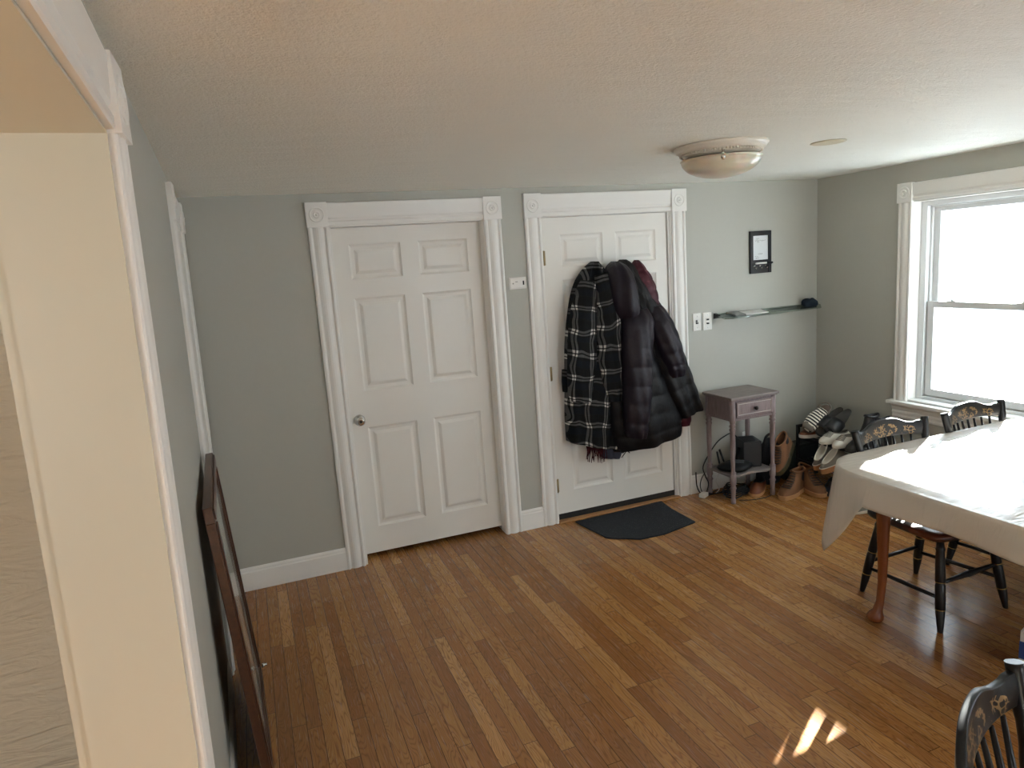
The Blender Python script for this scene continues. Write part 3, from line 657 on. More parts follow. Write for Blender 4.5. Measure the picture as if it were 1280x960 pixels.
# ------------------------------------------------------------------ framed picture leaning on the left wall
FB0, FB1 = V((.122, -.935, 0.002)), V((.150, -1.735, 0.002))          # bottom edge, room face
FT0 = V((.058, -.935, 1.062)); FT1 = V((.086, -1.735, 1.062))
eu = (FB1-FB0).normalized(); ev = ((FT0-FB0)-eu*(FT0-FB0).dot(eu)).normalized(); en = eu.cross(ev).normalized()
if en.x < 0: en = -en
Lf, Hf, TH = (FB1-FB0).length, (FT0-FB0).length, .030
t = thing('picture_frame', 'large dark wooden picture frame leaning on the wall beside the cased opening', 'picture frame', (FB0+FB1)/2)
def fbar(a0, a1, b0, b1, n0, n1):
    mb = MB(); c = FB0+eu*((a0+a1)/2)+ev*((b0+b1)/2)+en*((n0+n1)/2); mb.obox(c, eu*((a1-a0)/2), ev*((b1-b0)/2), en*((n1-n0)/2)); return mb
W_ = .055
for a0, a1, b0, b1, nm in ((0, Lf, Hf-W_, Hf, 'top_rail'), (0, Lf, 0, W_, 'bottom_rail'), (0, W_, W_, Hf-W_, 'side_rail'), (Lf-W_, Lf, W_, Hf-W_, 'side_rail')):
    m_ = fbar(a0, a1, b0, b1, -TH, 0)
    ins = .008
    m2 = fbar(a0+ins, a1-ins, b0+ins, b1-ins, 0, .006); m_.v += m2.v; m_.f += [tuple(i+8 for i in f) for f in m2.f]; m_.sm += m2.sm
    m_.build(nm, M_frame, t, bevel=.004)
pict = mat('faded_print', srgb(150, 154, 148), .25, coat=.4)
nt = pict.node_tree; b = nt.nodes['Principled BSDF']; tc = N(nt, 'ShaderNodeTexCoord'); n = N(nt, 'ShaderNodeTexNoise', i_Scale=7.0, i_Detail=5.0); nt.links.new(tc.outputs['Object'], n.inputs[0])
r = N(nt, 'ShaderNodeValToRGB'); nt.links.new(n.outputs[0], r.inputs[0]); r.color_ramp.elements[0].position = .42; r.color_ramp.elements[0].color = (*srgb(70, 74, 72), 1); r.color_ramp.elements[1].position = .58; r.color_ramp.elements[1].color = (*srgb(178, 178, 168), 1); nt.links.new(r.outputs[0], b.inputs['Base Color'])
fbar(W_-.006, Lf-W_+.006, W_-.006, Hf-W_+.006, -.02, -.006).build('picture', pict, t, label='faded greyish print behind glass')
mb = MB(); c = FB0+eu*.012+ev*.035+en*.010; mb.lathe(c, c+en*.022, [(0, .010), (.5, .010), (.6, .006), (1, .007)], 12); mb.build('corner_stud', M_chrome, t, label='small metal stud at the lower corner')
child_fix(t)

# ------------------------------------------------------------------ dining table and cloth
TX0, TX1, TY0, TY1, TZ, RC = 2.705, 4.235, -3.15, -1.665, .748, .20
def round_rect(x0, x1, y0, y1, r, n=12, bow=0):
    """counter-clockwise outline with finely sampled edges"""
    P = []
    def seg(a, b, k): 
        for i in range(k): P.append((a[0]+(b[0]-a[0])*i/k, a[1]+(b[1]-a[1])*i/k))
    def arc(cx, cy, a0):
        for i in range(n): 
            q = a0+pi/2*i/n; P.append((cx+r*cos(q), cy+r*sin(q)))
    seg((x0+r, y0), (x1-r, y0), 30); arc(x1-r, y0+r, -pi/2); seg((x1, y0+r), (x1, y1-r), 30); arc(x1-r, y1-r, 0)
    seg((x1-r, y1), (x0+r, y1), 30); arc(x0+r, y1-r, pi/2); seg((x0, y1-r), (x0, y0+r), 30); arc(x0+r, y0+r, pi)
    if bow: P = [(x-bow*(1-((y-(y0+y1)/2)/((y1-y0)/2))**2)*max(0, (1-(x-x0)/(x1-x0)*2.5)), y) for x, y in P]
    return P
t = thing('dining_table', 'cherry wood dining table with pad feet under the white cloth', 'dining table', ((TX0+TX1)/2, (TY0+TY1)/2, 0))
cx, cy = (TX0+TX1)/2, (TY0+TY1)/2
MB().prism([(x-cx, y-cy) for x, y in round_rect(TX0+.008, TX1-.008, TY0+.008, TY1-.008, RC, 8, .03)], TZ-.026, TZ-.003).build('tabletop', M_cherry, t)
mb = MB()
ax0, ax1, ay0, ay1 = 2.84-cx, 4.10-cx, -3.03-cy, -1.87-cy
for a in ((ax0, ax1, ay0, ay0+.022), (ax0, ax1, ay1-.022, ay1), (ax0, ax0+.022, ay0, ay1), (ax1-.022, ax1, ay0, ay1)): mb.box(*a, TZ-.115, TZ-.026)
mb.build('apron', M_cherry, t, bevel=.002)
for x, y, sx, sy in ((ax0+.018, ay1-.03, -1, 1), (ax1-.018, ay1-.03, 1, 1), (ax0+.018, ay0+.03, -1, -1), (ax1-.018, ay0+.03, 1, -1)):
    mb = MB()
    ctr = [(0.0, .028, .022), (.012, .036, .022), (.026, .037, .022), (.040, .030, .020), (.055, .022, .014), (.10, .0175, .006), (.20, .019, .0), (.34, .023, .0), (.50, .029, .002), (.60, .034, .004), (.655, .036, .003), (.745, .036, .0)]
    rings = []
    for z, r_, off in ctr:
        e = .92 if z > .5 else 1.0
        rings.append([V((x+sx*off*.8+r_*cos(q)*e, y+sy*off*.8+r_*sin(q)*e, z)) for q in [2*pi*i/24 for i in range(24)]])
    mb.rings(rings, cap0=True, cap1=True); mb.build('leg', M_cherry, t)
# cloth : top surface and a hanging skirt with a pointed corner
outl = round_rect(TX0, TX1, TY0, TY1, RC, 12, .03)
n_ = len(outl); mb = MB()
cen = V((cx, cy, TZ))
rings = [[V((cx+(x-cx)*s, cy+(y-cy)*s, TZ+.002*sin(9*x*s+3*y)*s)) for x, y in outl] for s in (.02, .3, .6, .85, .96, .99)]
def corner_w(x, y, X, Y, w): return math.exp(-((x-X)**2+(y-Y)**2)/w**2)
rows = [(0, 0, 0), (.25, .006, .006), (1.5, .010, .02)]
for k in range(0, 11):
    f = k/10; ring = []
    for i, (x, y) in enumerate(outl):
        x2, y2 = outl[(i+1) % n_]; x1_, y1_ = outl[i-1]; tx, ty = x2-x1_, y2-y1_; l = math.hypot(tx, ty); nx, ny = ty/l, -tx/l
        cw = max(0, 1-math.hypot(x-(TX0+.03), y-(TY1-.10))/.21)**1.1; cw += max(0, 1-math.hypot(x-(TX1-.04), y-(TY1-.08))/.2)
        cw = min(cw, 1)
        drop = .112+.33*cw+.006*sin(i*.35)
        rip = sin(i*.35)*.008*f+cw*f*(.045*sin(i*.42+1.2)+.02)
        out = .003+.010*f**.5+.022*f*(1-cw)+rip
        ring.append(V((x+nx*out, y+ny*out, TZ-.002-drop*f if k else TZ)))
    rings.append(ring)
mb.rings(rings, cap0=True)
o = mb.build('tablecloth', M_cloth, None, solid=.0025, recalc=True); tag(o, 'white satin tablecloth in the sun, spread over the dining table', 'tablecloth')
o.data.materials[0] = M_cloth

# ------------------------------------------------------------------ side chairs (turned legs, stencilled crest)
def ringset(mb, p0, p1, ts, r, w=.012):
    p0, p1 = V(p0), V(p1); d = p1-p0
    for t_, rr in zip(ts, r): mb.lathe(p0+d*(t_-w/2), p0+d*(t_+w/2), [(0, rr*.9), (.3, rr*1.08), (.7, rr*1.08), (1, rr*.9)], 16)
def make_chair(label, group=None):
    """chair at the origin, sitter faces -y"""
    t = thing('dining_chair', label, 'chair', group=group)
    # seat
    pts = cr([V((a, b, 0)) for a, b in [(-.205, .185), (-.225, 0), (-.235, -.14), (-.215, -.20), (-.12, -.225), (0, -.232), (.12, -.225), (.215, -.20), (.235, -.14), (.225, 0), (.205, .185), (.1, .20), (-.1, .20)]], 4, True)
    mb = MB(); rg = []
    for s, z in ((.90, .412), (.975, .418), (1, .430), (.995, .444), (.955, .449), (.8, .446), (.5, .440), (.1, .438)):
        rg.append([V((p.x*s, p.y*s, z)) for p in pts])
    mb.rings(rg, cap0=True, cap1=True); mb.build('seat', M_seat, t, label='worn wooden seat with black edge')
    tl = [(0, .011), (.02, .012), (.10, .0155), (.22, .020), (.235, .017), (.25, .021), (.50, .0215), (.52, .018), (.54, .0215), (.72, .020), (.86, .018), (.88, .021), (.90, .017), (1, .016)]
    for sx in (-1, 1):
        for p0, p1 in ((V((sx*.225, -.225, 0)), V((sx*.165, -.165, .420))), (V((sx*.195, .215, 0)), V((sx*.150, .150, .420)))):
            mb = MB(); mb.lathe(p0, p1, tl, 18); lg = mb.build('leg', M_lacquer, t)
            g = MB(); ringset(g, p0, p1, (.24,), (.0205,)); g.build('gold_ring', M_gold, lg); g = MB(); ringset(g, p0, p1, (.53,), (.0205,)); g.build('gold_ring', M_gold, lg)
    fl = lambda a, b, k: V(a)+(V(b)-V(a))*k
    FLf = lambda sx, k: fl((sx*.225, -.225, 0), (sx*.165, -.165, .42), k); RLf = lambda sx, k: fl((sx*.195, .215, 0), (sx*.150, .150, .42), k)
    st = [(0, .008), (.2, .010), (.42, .013), (.45, .015), (.5, .016), (.55, .015), (.58, .013), (.8, .010), (1, .008)]
    for a, b in ((FLf(-1, .52), FLf(1, .52)), (RLf(-1, .40), RLf(1, .40)), (FLf(-1, .36), RLf(-1, .32)), (FLf(1, .36), RLf(1, .32))):
        MB().lathe(a, b, st if abs(a.z-.2184) < .01 else [(0, .008), (.5, .0105), (1, .008)], 12).build('stretcher', M_lacquer, t)
    # back posts
    for sx in (-1, 1):
        pp = cr([(sx*.180, .165, .435), (sx*.198, .180, .54), (sx*.222, .205, .70), (sx*.245, .235, .848)], 6)
        mb = MB(); mb.tube(pp, [.016]*3+[.018]*8+[.0155]*3+[.0185]*(len(pp)-14), 14, flat=1.0); ps = mb.build('back_post', M_lacquer, t)
        for k in (5, 9):
            g = MB(); d = (pp[k+1]-pp[k]).normalized(); g.lathe(pp[k]-d*.003, pp[k]+d*.003, [(0, .017), (.5, .0192), (1, .017)], 16)
            g.build('gold_ring', M_gold, ps)
    # crest rail : crown profile, bowed to the back
    mb = MB(); rg = []
    nseg = 40
    for i in range(nseg+1):
        u = -1+2*i/nseg; x = .238*u; yb = .222+.045*(1-u*u)
        top = .828+.034*math.exp(-(u/.50)**4)+(.005 if abs(u) > .80 else 0)
        bot = .760+.014*(1-u*u)
        th = .009
        c = [(x, yb-th+(.012 if z_ > .8 else 0), z_) for z_ in (bot, (bot+top)/2, top)]+[(x, yb+th+(.012 if z_ > .8 else 0), z_) for z_ in (top, (bot+top)/2, bot)]
        rg.append([V(p) for p in c])
    mb.rings(rg, smooth=True, cap0=True, cap1=True); mb.build('crest_rail', M_crest, t, bevel=.003, label='crown-shaped rail with worn gold stencil')
    for i in range(7):
        u = -1+2*(i+1)/8; a = V((.170*u, .168, .440)); b = V((.205*u, .222+.04*(1-u*u), .770))
        MB().lathe(a, b, [(0, .006), (.3, .009), (.45, .0095), (.5, .007), (.55, .009), (1, .0055)], 10).build('spindle', M_lacquer, t)
    return t
def copy_tree(o, parent=None):
    c = o.copy(); C.objects.link(c)
    if parent is not None: c.parent = parent
    for ch in list(o.children): copy_tree(ch, c)
    return c
ch = make_chair('black spindle-back chair at the table end nearer the shoe rack', 'matching black dining chairs')
ch.location = (3.215, -1.862, 0); ch.rotation_euler = (0, 0, .02)
c2 = copy_tree(ch); c2.location = (3.845, -1.850, 0); c2.rotation_euler = (0, 0, .07); c2['label'] = 'black spindle-back chair at the table directly in front of the window'; c2.scale = (1, 1, 1)
c3 = copy_tree(ch); c3.location = (1.60, -3.505, 0); c3.rotation_euler = (0, 0, .45); c3['label'] = 'black spindle-back chair pulled away from the table, alone on the open floor'

# ------------------------------------------------------------------ small box beyond the near chair
bt = thing('carton', 'small white and blue carton on the floor at the right edge', 'carton', (3.085, -2.445, 0), (0, 0, .3))
MB().box(-.06, .06, -.05, .05, 0, .17).build('carton_body', M_white, bt, bevel=.002)
MB().box(-.061, .061, -.051, .051, .05, .125).build('blue_label', mat('blue_print', srgb(40, 70, 130), .4), bt)

# ------------------------------------------------------------------ shoe rack and shoes
RX0, RX1, RY0, RY1 = 4.02, 4.31, -1.18, -.165
t = thing('shoe_rack', 'black metal shoe rack in the corner below the window wall', 'shoe rack', ((RX0+RX1)/2, (RY0+RY1)/2, 0))
def RK(x, y): return (x-(RX0+RX1)/2, y-(RY0+RY1)/2)
for y in (RY0, RY1):
    mb = MB(); a = RK(RX0, y); b = RK(RX1, y)
    mb.box(a[0]-.011, a[0]+.011, a[1]-.011, a[1]+.011, 0, .430); mb.box(b[0]-.011, b[0]+.011, b[1]-.011, b[1]+.011, 0, .430); mb.box(a[0], b[0], a[1]-.010, a[1]+.010, .410, .430)
    mb.build('end_frame', M_blackmat, t, bevel=.002)
for z in (.165, .345):
    mb = MB(); a = RK(RX0, RY0); b = RK(RX1, RY1)
    mb.box(a[0]-.006, a[0]+.012, a[1], b[1], z-.020, z); mb.box(b[0]-.012, b[0]+.006, a[1], b[1], z-.020, z)
    for i in range(1, 6): x = a[0]+(b[0]-a[0])*i/6; mb.tube([(x, a[1], z-.008), (x, b[1], z-.008)], .005, 8)
    mb.build('shelf_tier', M_blackmat, t)

M_soleW = mat('white_rubber', srgb(214, 208, 196), .6); M_soleT = mat('tan_rubber', srgb(176, 130, 86), .6); M_soleD = mat('dark_rubber', (.015, .014, .013), .6)
M_canvW = mat('white_leather', srgb(212, 206, 194), .5, bump=.2, bscale=80); M_tan = mat('wheat_nubuck', srgb(112, 74, 44), .8, bump=.3, bscale=120, var=.18)
M_brown = mat('brown_leather', srgb(104, 56, 30), .5, bump=.3, bscale=60, var=.2); M_olive = mat('olive_rubber', srgb(60, 54, 32), .5); M_lin = mat('grey_lining', srgb(120, 114, 104), .9)
M_blk = mat('black_leather', (.010, .010, .011), .45, bump=.3, bscale=70); M_rope = mat('jute_sole', srgb(168, 116, 74), .8, bump=1, bscale=130, bdist=.004)
M_lace = mat('lace_cord', srgb(150, 145, 136), .8); M_laceD = mat('dark_lace', (.04, .025, .015), .8); M_pink = mat('coral_leather', srgb(196, 120, 92), .5, bump=.2, bscale=60)
def foot(q, L=.28, W=.10):
    """sole outline: q angle, toe at +x"""
    c, s = cos(q), sin(q); x = L/2*(abs(c)**.85)*(1 if c > 0 else -1)
    w = W/2*(.86+.18*sin((x/(L/2)+.35)*1.4)); w *= 1 if x > -L*.1 else .86
    y = w*(abs(s)**.75)*(1 if s > 0 else -1); return x, y+.006*(x/(L/2))**2
def shoe(nm, label, cat, loc, rz=0, L=.28, W=.10, hf=.085, hb=.075, st=.024, up=None, so=None, li=None, lace=None, rot=None, group=None, open_=(-.115, .045), toe_h=.05, shaft=0, sole_name='sole', welt=None):
    up = up or M_canvW; so = so or M_soleW; li = li or M_lin
    t = thing(nm, label, cat, loc, rot if rot else (0, 0, rz), group); n = 40; Q = [2*pi*i/n for i in range(n)]
    mb = MB(); out = [foot(q, L, W) for q in Q]
    mb.rings([[V((x*.96, y*.96, 0)) for x, y in out], [V((x, y, .004)) for x, y in out], [V((x, y, st)) for x, y in out], [V((x*.97, y*.95, st+.003)) for x, y in out]], cap0=True, cap1=True, smooth=False)
    s_ = mb.build(sole_name, so, t)
    if welt: 
        w = MB(); w.tube([V((x*1.01, y*1.02, st)) for x, y in out], .0035, 6, closed=True); w.build('welt', welt, s_)
    ox0, ox1 = open_[0]*L/.28, open_[1]*L/.28; oc, orx = (ox0+ox1)/2, (ox1-ox0)/2; top = []
    for q in Q:
        c, s = cos(q), sin(q); x = oc+orx*c; y = W*.30*(abs(s)**.9)*(1 if s > 0 else -1); z = hb+(hf-hb)*(c+1)/2-.012*abs(s)+shaft
        top.append(V((x, y, z)))
    rg = []
    for k in range(9):
        f = k/8; ring = []
        for i, q in enumerate(Q):
            x0, y0 = out[i]; p = top[i]; b = V((x0*.985, y0*.97, st)); 
            fw = max(0, (x0-ox1)/(L/2-ox1)) if x0 > ox1 else 0
            m1 = V((x0*1.0, y0*1.02, st+(toe_h-st)*.75)) if fw > 0 else V((x0*1.0, y0*.98, st+(p.z-st)*.45))
            m2 = V((p.x+(x0-p.x)*.45, p.y+(y0-p.y)*.5, toe_h+(p.z-toe_h)*.45)) if fw > 0 else V((p.x+(x0-p.x)*.35, p.y+(y0-p.y)*.35, st+(p.z-st)*.8))
            if shaft and fw > 0: m2 = V((p.x+(x0-p.x)*.10, p.y+(y0-p.y)*.45, toe_h+(p.z-toe_h)*.12)); m1 = V((x0, y0*1.02, st+(toe_h-st)*1.25))
            elif shaft: m2 = V((p.x+(x0-p.x)*.25, y0*.62, st+(p.z-st)*.72)); m1 = V((x0, y0*.98, st+(p.z-st)*.4))
            g = 1-f; ring.append(b*(g**3)+m1*(3*g*g*f)+m2*(3*g*f*f)+p*(f**3))
        rg.append(ring)
    mb = MB(); mb.rings(rg); mb.build('upper', up, t)
    mb = MB(); mb.tube(top, .0042 if not shaft else .008, 8, closed=True); mb.build('collar', li if shaft == 0 else up, t)
    mb = MB(); mb.rings([top, [V((p.x, p.y*.95, st+.02)) for p in top]], cap1=True); mb.build('lining', li, t)
    if lace:
        lc = MB(); nr = 8
        def sp_(q, f):
            k = (q % (2*pi))/(2*pi)*n; i0 = int(k) % n; i1 = (i0+1) % n; fk = k-int(k); r_ = f*nr; r0 = min(int(r_), nr-1); fr = r_-r0
            return rg[r0][i0].lerp(rg[r0][i1], fk).lerp(rg[r0+1][i0].lerp(rg[r0+1][i1], fk), fr)
        K = 7 if shaft else 5; f0, f1 = (.97, .42) if shaft else (.97, .60)
        for k in range(K):
            f = f0+(f1-f0)*k/(K-1); w_ = .62 if shaft else .75; g_ = f-.05
            A = [sp_(w_*(1-abs(a))*0+w_*a, f+(g_-f)*(a+1)/2) for a in (-1, -.5, 0, .5, 1)]; B = [sp_(w_*a, f+(g_-f)*(1-a)/2) for a in (-1, -.5, 0, .5, 1)]
            c0 = V((0, 0, -.05))
            for P_ in (A, B):
                P_ = [p_+V((.25, 0, 1)).normalized()*(.004 if 0 < z_ < 4 else -.001) for z_, p_ in enumerate(P_)]; lc.tube(cr(P_, 3), .0026 if not shaft else .0032, 6)
        lc.build('laces', lace, t)
    return t
zt = .3465; z2 = .1665
pw = 'white sneakers on the top tier'
shoe('sneaker', 'white lace-up sneaker on the top tier, further of its pair', 'shoe', (4.10, -.435, zt), pi-.05, .27, .092, hf=.08, hb=.07, toe_h=.042, lace=M_lace, group=pw)
shoe('sneaker', 'white lace-up sneaker on the top tier, nearer the black boots', 'shoe', (4.09, -.545, zt), pi+.12, .27, .092, hf=.08, hb=.07, toe_h=.042, lace=M_lace, group=pw)
# striped slingback leaning up on its heel, sole towards the room
def striped():
    mt, nt, b = nodes('striped_canvas'); tc = N(nt, 'ShaderNodeTexCoord'); sp = N(nt, 'ShaderNodeSeparateXYZ'); nt.links.new(tc.outputs['Object'], sp.inputs[0])
    f = math_(nt, 'GREATER_THAN', math_(nt, 'FRACT', math_(nt, 'MULTIPLY', sp.outputs[0], 43.0)), .5); nt.links.new(mixc(nt, f, (.012, .012, .012), srgb(232, 228, 214)), b.inputs['Base Color']); b.inputs['Roughness'].default_value = .8
    return mt
M_str = striped()
def slingback(label, loc, rot):
    t = thing('striped_sandal', label, 'sandal', loc, rot); n = 40; Q = [2*pi*i/n for i in range(n)]; out = [foot(q, .27, .115) for q in Q]
    mb = MB(); mb.rings([[V((x, y, 0)) for x, y in out], [V((x, y, .022)) for x, y in out]], cap0=True, cap1=True, smooth=False); mb.build('sole', mat('brown_rand', srgb(92, 76, 64), .6), t)
    mb = MB(); rg = []
    for k, (s, z) in enumerate(((.98, .022), (.97, .034), (.90, .046), (.7, .056), (.35, .060), (.02, .061))):
        rg.append([V((max(-.075, x*s), y*s, z if x > -.07 else z*.9)) for x, y in out])
    mb.rings(rg, cap1=True); mb.build('upper', M_str, t, label='black and white striped canvas upper')
    mb = MB(); mb.rings([[V((.085+(x)*.32, y*.80, .030+.0)) for x, y in out], [V((.088+x*.30, y*.72, .048)) for x, y in out], [V((.088+x*.2, y*.5, .056)) for x, y in out]], cap1=True); mb.build('toe_cap', M_lin, t, label='grey toe cap')
    mb = MB(); mb.tube(cr([(-.06, -.042, .045), (-.10, -.038, .058), (-.125, 0, .064), (-.10, .038, .058), (-.06, .042, .045)], 6), .005, 8, flat=1.8); mb.build('heel_strap', M_lin, t)
    return t
def rot_to(xdir, zdir):
    x = V(xdir).normalized(); z = V(zdir); z = (z-x*z.dot(x)).normalized(); y = z.cross(x)
    return Matrix(((x.x, y.x, z.x), (x.y, y.y, z.y), (x.z, y.z, z.z))).to_euler()
slingback('black and white striped sandal propped up at the corner end of the rack', (4.095, -.265, .485), rot_to((-.80, .0, -.58), (-.50, -.80, .60)))
shoe('sneaker', 'brown shoe with a white sole under the striped sandal', 'shoe', (4.10, -.245, zt), pi-.2, .25, .09, hf=.06, hb=.055, up=M_brown, so=M_soleW)
def slide(label, loc, rot, group=None):
    t = thing('slide_sandal', label, 'sandal', loc, rot, group); n = 36; out = [foot(2*pi*i/n, .29, .11) for i in range(n)]
    mb = MB(); mb.rings([[V((x*.97, y*.97, 0)) for x, y in out], [V((x, y, .006)) for x, y in out], [V((x, y, .026)) for x, y in out], [V((x*.93, y*.9, .022)) for x, y in out]], cap0=True, cap1=True); mb.build('sole', M_soleD, t)
    mb = MB(); rg = []
    for x in (-.005, .03, .07, .10):
        rg.append([V((x, .056*cos(a), .014+.052*sin(a))) for a in [pi*i/14 for i in range(15)]])
    mb.rings(rg, closed=False); mb.build('strap', M_blk, t, solid=.005)
    return t
gs = 'black slides leaning on the rack'
slide('black slide wedged closest to the striped sandal', (4.15, -.335, .462), rot_to((-.80, -.05, -.55), (-.40, -.60, .70)), gs)
slide('black slide leaning between its partner and the white sneakers', (4.17, -.385, .458), rot_to((-.80, -.05, -.52), (-.35, -.66, .66)), gs)
gt = 'tan espadrilles on the lower tier'
shoe('espadrille', 'tan espadrille with white rim on the lower tier, nearer the corner', 'shoe', (4.02, -.43, z2+.035), .25, .26, .095, hf=.15, hb=.08, up=M_lin, so=M_rope, li=M_canvW, st=.045, welt=M_soleW, rot=(0, -.28, .25), group=gt)
shoe('espadrille', 'tan espadrille with white rim on the lower tier, nearer the tablecloth', 'shoe', (4.00, -.545, z2+.03), .1, .26, .095, hf=.15, hb=.08, up=M_lin, so=M_rope, li=M_canvW, st=.045, welt=M_soleW, rot=(0, -.24, .0), group=gt)
gb = 'black ankle boots on the top tier'
shoe('ankle_boot', 'black ankle boot on the top tier beside the white sneakers', 'boot', (4.10, -.675, zt), pi-.1, .27, .095, hf=.12, hb=.12, shaft=.115, up=M_blk, so=M_soleD, li=M_dark, open_=(-.125, -.02), group=gb)
shoe('ankle_boot', 'black ankle boot on the top tier behind the chair post', 'boot', (4.10, -.79, zt), pi+.08, .27, .095, hf=.12, hb=.12, shaft=.11, up=M_blk, so=M_soleD, li=M_dark, open_=(-.125, -.02), group=gb)
shoe('ballet_flat', 'coral leather flat shoe seen through the spindles of the chair', 'shoe', (4.12, -.955, zt), pi+.5, .26, .09, hf=.07, hb=.065, up=M_pink, so=M_soleT, open_=(-.115, .06))
shoe('ballet_flat', 'coral leather flat shoe lying across its partner behind the chair', 'shoe', (4.14, -1.06, zt), pi-.3, .26, .09, hf=.07, hb=.065, up=M_pink, so=M_soleT, open_=(-.115, .06))
# boots on the floor
gw = 'wheat coloured work boots on the floor'
shoe('work_boot', 'wheat work boot on the floor, laces towards the nightstand', 'boot', (3.74, -.40, .001), pi+.30, .30, .112, hf=.125, hb=.125, shaft=.05, st=.030, up=M_tan, so=M_soleT, li=M_dark, lace=M_laceD, open_=(-.135, -.005), toe_h=.075, welt=M_soleT, group=gw)
shoe('work_boot', 'wheat work boot on the floor beside the dark trainers', 'boot', (3.90, -.42, .001), -pi/2-.25, .30, .112, hf=.125, hb=.125, shaft=.05, st=.030, up=M_tan, so=M_soleT, li=M_dark, lace=M_laceD, open_=(-.135, -.005), toe_h=.075, welt=M_soleT, group=gw)
shoe('duck_boot', 'orange-brown boot with an olive rubber foot lying tipped on the boots', 'boot', (3.80, -.265, .215), 0, .30, .112, hf=.12, hb=.12, shaft=.04, st=.045, up=M_tan, so=M_olive, li=M_dark, lace=M_laceD, open_=(-.13, 0), toe_h=.08, rot=rot_to((-.72, -.25, -.60), (-.65, -.15, .70)))
shoe('low_shoe', 'brown leather low shoe on the floor under the edge of the nightstand', 'shoe', (3.60, -.215, .001), pi+.6, .29, .105, hf=.085, hb=.08, st=.022, up=M_brown, so=M_soleT, li=M_dark)
gd = 'dark trainers on the floor'
shoe('dark_trainer', 'dark blue-black trainer on the floor, further from the tablecloth', 'shoe', (4.03, -.485, .001), pi+.6, .28, .10, up=mat('navy_mesh', (.012, .016, .026), .7, bump=.4, bscale=150), so=M_soleD, li=M_dark, lace=M_laceD, group=gd)
shoe('dark_trainer', 'dark blue-black trainer on the floor beside the tablecloth corner', 'shoe', (4.02, -.61, .001), pi+.5, .28, .10, up=MATS['navy_mesh'], so=M_soleD, li=M_dark, lace=M_laceD, group=gd)
shoe('flip_sandal', 'white-edged flat shoe on the floor beyond the cloth corner', 'shoe', (3.90, -.87, .001), pi-.2, .26, .10, hf=.035, hb=.032, st=.016, toe_h=.028, up=M_lin, so=M_soleW, li=M_lin, open_=(-.12, .07))
# slumped bag and storage box in the corner
mb = MB(); rg = []
for z, a, b in ((0, .075, .055), (.02, .10, .07), (.12, .105, .07), (.22, .085, .058), (.30, .06, .04), (.345, .03, .02)):
    rg.append([V((a*cos(q)*(1+.06*sin(3*q+z*20)), b*sin(q)*(1+.08*cos(5*q+z*9)), z)) for q in [2*pi*i/30 for i in range(30)]])
bg = thing('fabric_bag', 'slumped black fabric bag against the wall between nightstand and rack', 'bag', (3.80, -.10, .001))
mb.rings(rg, cap0=True, cap1=True); mb.build('bag_body', M_dark, bg)
MB().tube(cr([(-.05, 0, .28), (-.035, -.01, .36), (.02, -.01, .375), (.05, 0, .28)], 6), .006, 8, flat=1.6).build('bag_handle', M_dark, bg)
bx = thing('storage_box', 'dark green-black storage box on the floor in the corner', 'storage box', (4.17, -.09, .001), (0, 0, 0))
bx.location = (4.09, -.085, .001)
MB().box(-.16, .16, -.055, .055, 0, .24).build('box_body', mat('dark_green_plastic', (.012, .017, .016), .5), bx, bevel=.006)
MB().box(-.165, .165, -.060, .060, .24, .262).build('box_lid', MATS['dark_green_plastic'], bx, bevel=.004)

# ------------------------------------------------------------------ coats on the entry door
def plaid_mat():
    mt, nt, b = nodes('plaid_flannel'); L = nt.links.new
    uv = N(nt, 'ShaderNodeUVMap'); sp = N(nt, 'ShaderNodeSeparateXYZ'); dn = N(nt, 'ShaderNodeTexNoise', i_Scale=7.0, i_Detail=1.0); L(uv.outputs[0], dn.inputs[0])
    vm = N(nt, 'ShaderNodeVectorMath', operation='MULTIPLY_ADD'); L(dn.outputs['Color'], vm.inputs[0]); vm.inputs[1].default_value = (.06, .06, 0); L(uv.outputs[0], vm.inputs[2]); L(vm.outputs[0], sp.inputs[0])
    def stripes(o, per, ph):
        f = math_(nt, 'FRACT', math_(nt, 'ADD', math_(nt, 'DIVIDE', o, per), ph))
        a = math_(nt, 'LESS_THAN', math_(nt, 'ABSOLUTE', math_(nt, 'SUBTRACT', f, .44)), .045)
        c = math_(nt, 'LESS_THAN', math_(nt, 'ABSOLUTE', math_(nt, 'SUBTRACT', f, .58)), .040)
        th = math_(nt, 'LESS_THAN', math_(nt, 'ABSOLUTE', math_(nt, 'SUBTRACT', f, .02)), .02)
        w = math_(nt, 'MAXIMUM', a, c); return math_(nt, 'MAXIMUM', w, math_(nt, 'MULTIPLY', th, .03)), f
    su, fu = stripes(sp.outputs[0], .140, -.06); sv, fv = stripes(sp.outputs[1], .150, .1)
    tot = math_(nt, 'MULTIPLY', math_(nt, 'ADD', su, sv), .5)
    r = N(nt, 'ShaderNodeValToRGB'); L(tot, r.inputs[0]); e = r.color_ramp.elements; e[0].color = (.004, .0045, .005, 1); e[1].position = 1; e[1].color = (*srgb(205, 203, 196), 1)
    q = e.new(.5); q.color = (*srgb(80, 80, 80), 1)
    nv = math_(nt, 'GREATER_THAN', fv, .72); c = mixc(nt, math_(nt, 'MULTIPLY', nv, math_(nt, 'LESS_THAN', tot, .1)), r.outputs[0], (.004, .006, .010))
    n = N(nt, 'ShaderNodeTexNoise', i_Scale=350.0); L(uv.outputs[0], n.inputs[0]); c = mixc(nt, math_(nt, 'MULTIPLY', n.outputs[0], .35), c, (.01, .01, .01)); L(c, b.inputs['Base Color'])
    b.inputs['Roughness'].default_value = .9; b.inputs['Specular IOR Level'].default_value = .2
    return mt
M_plaid = plaid_mat()
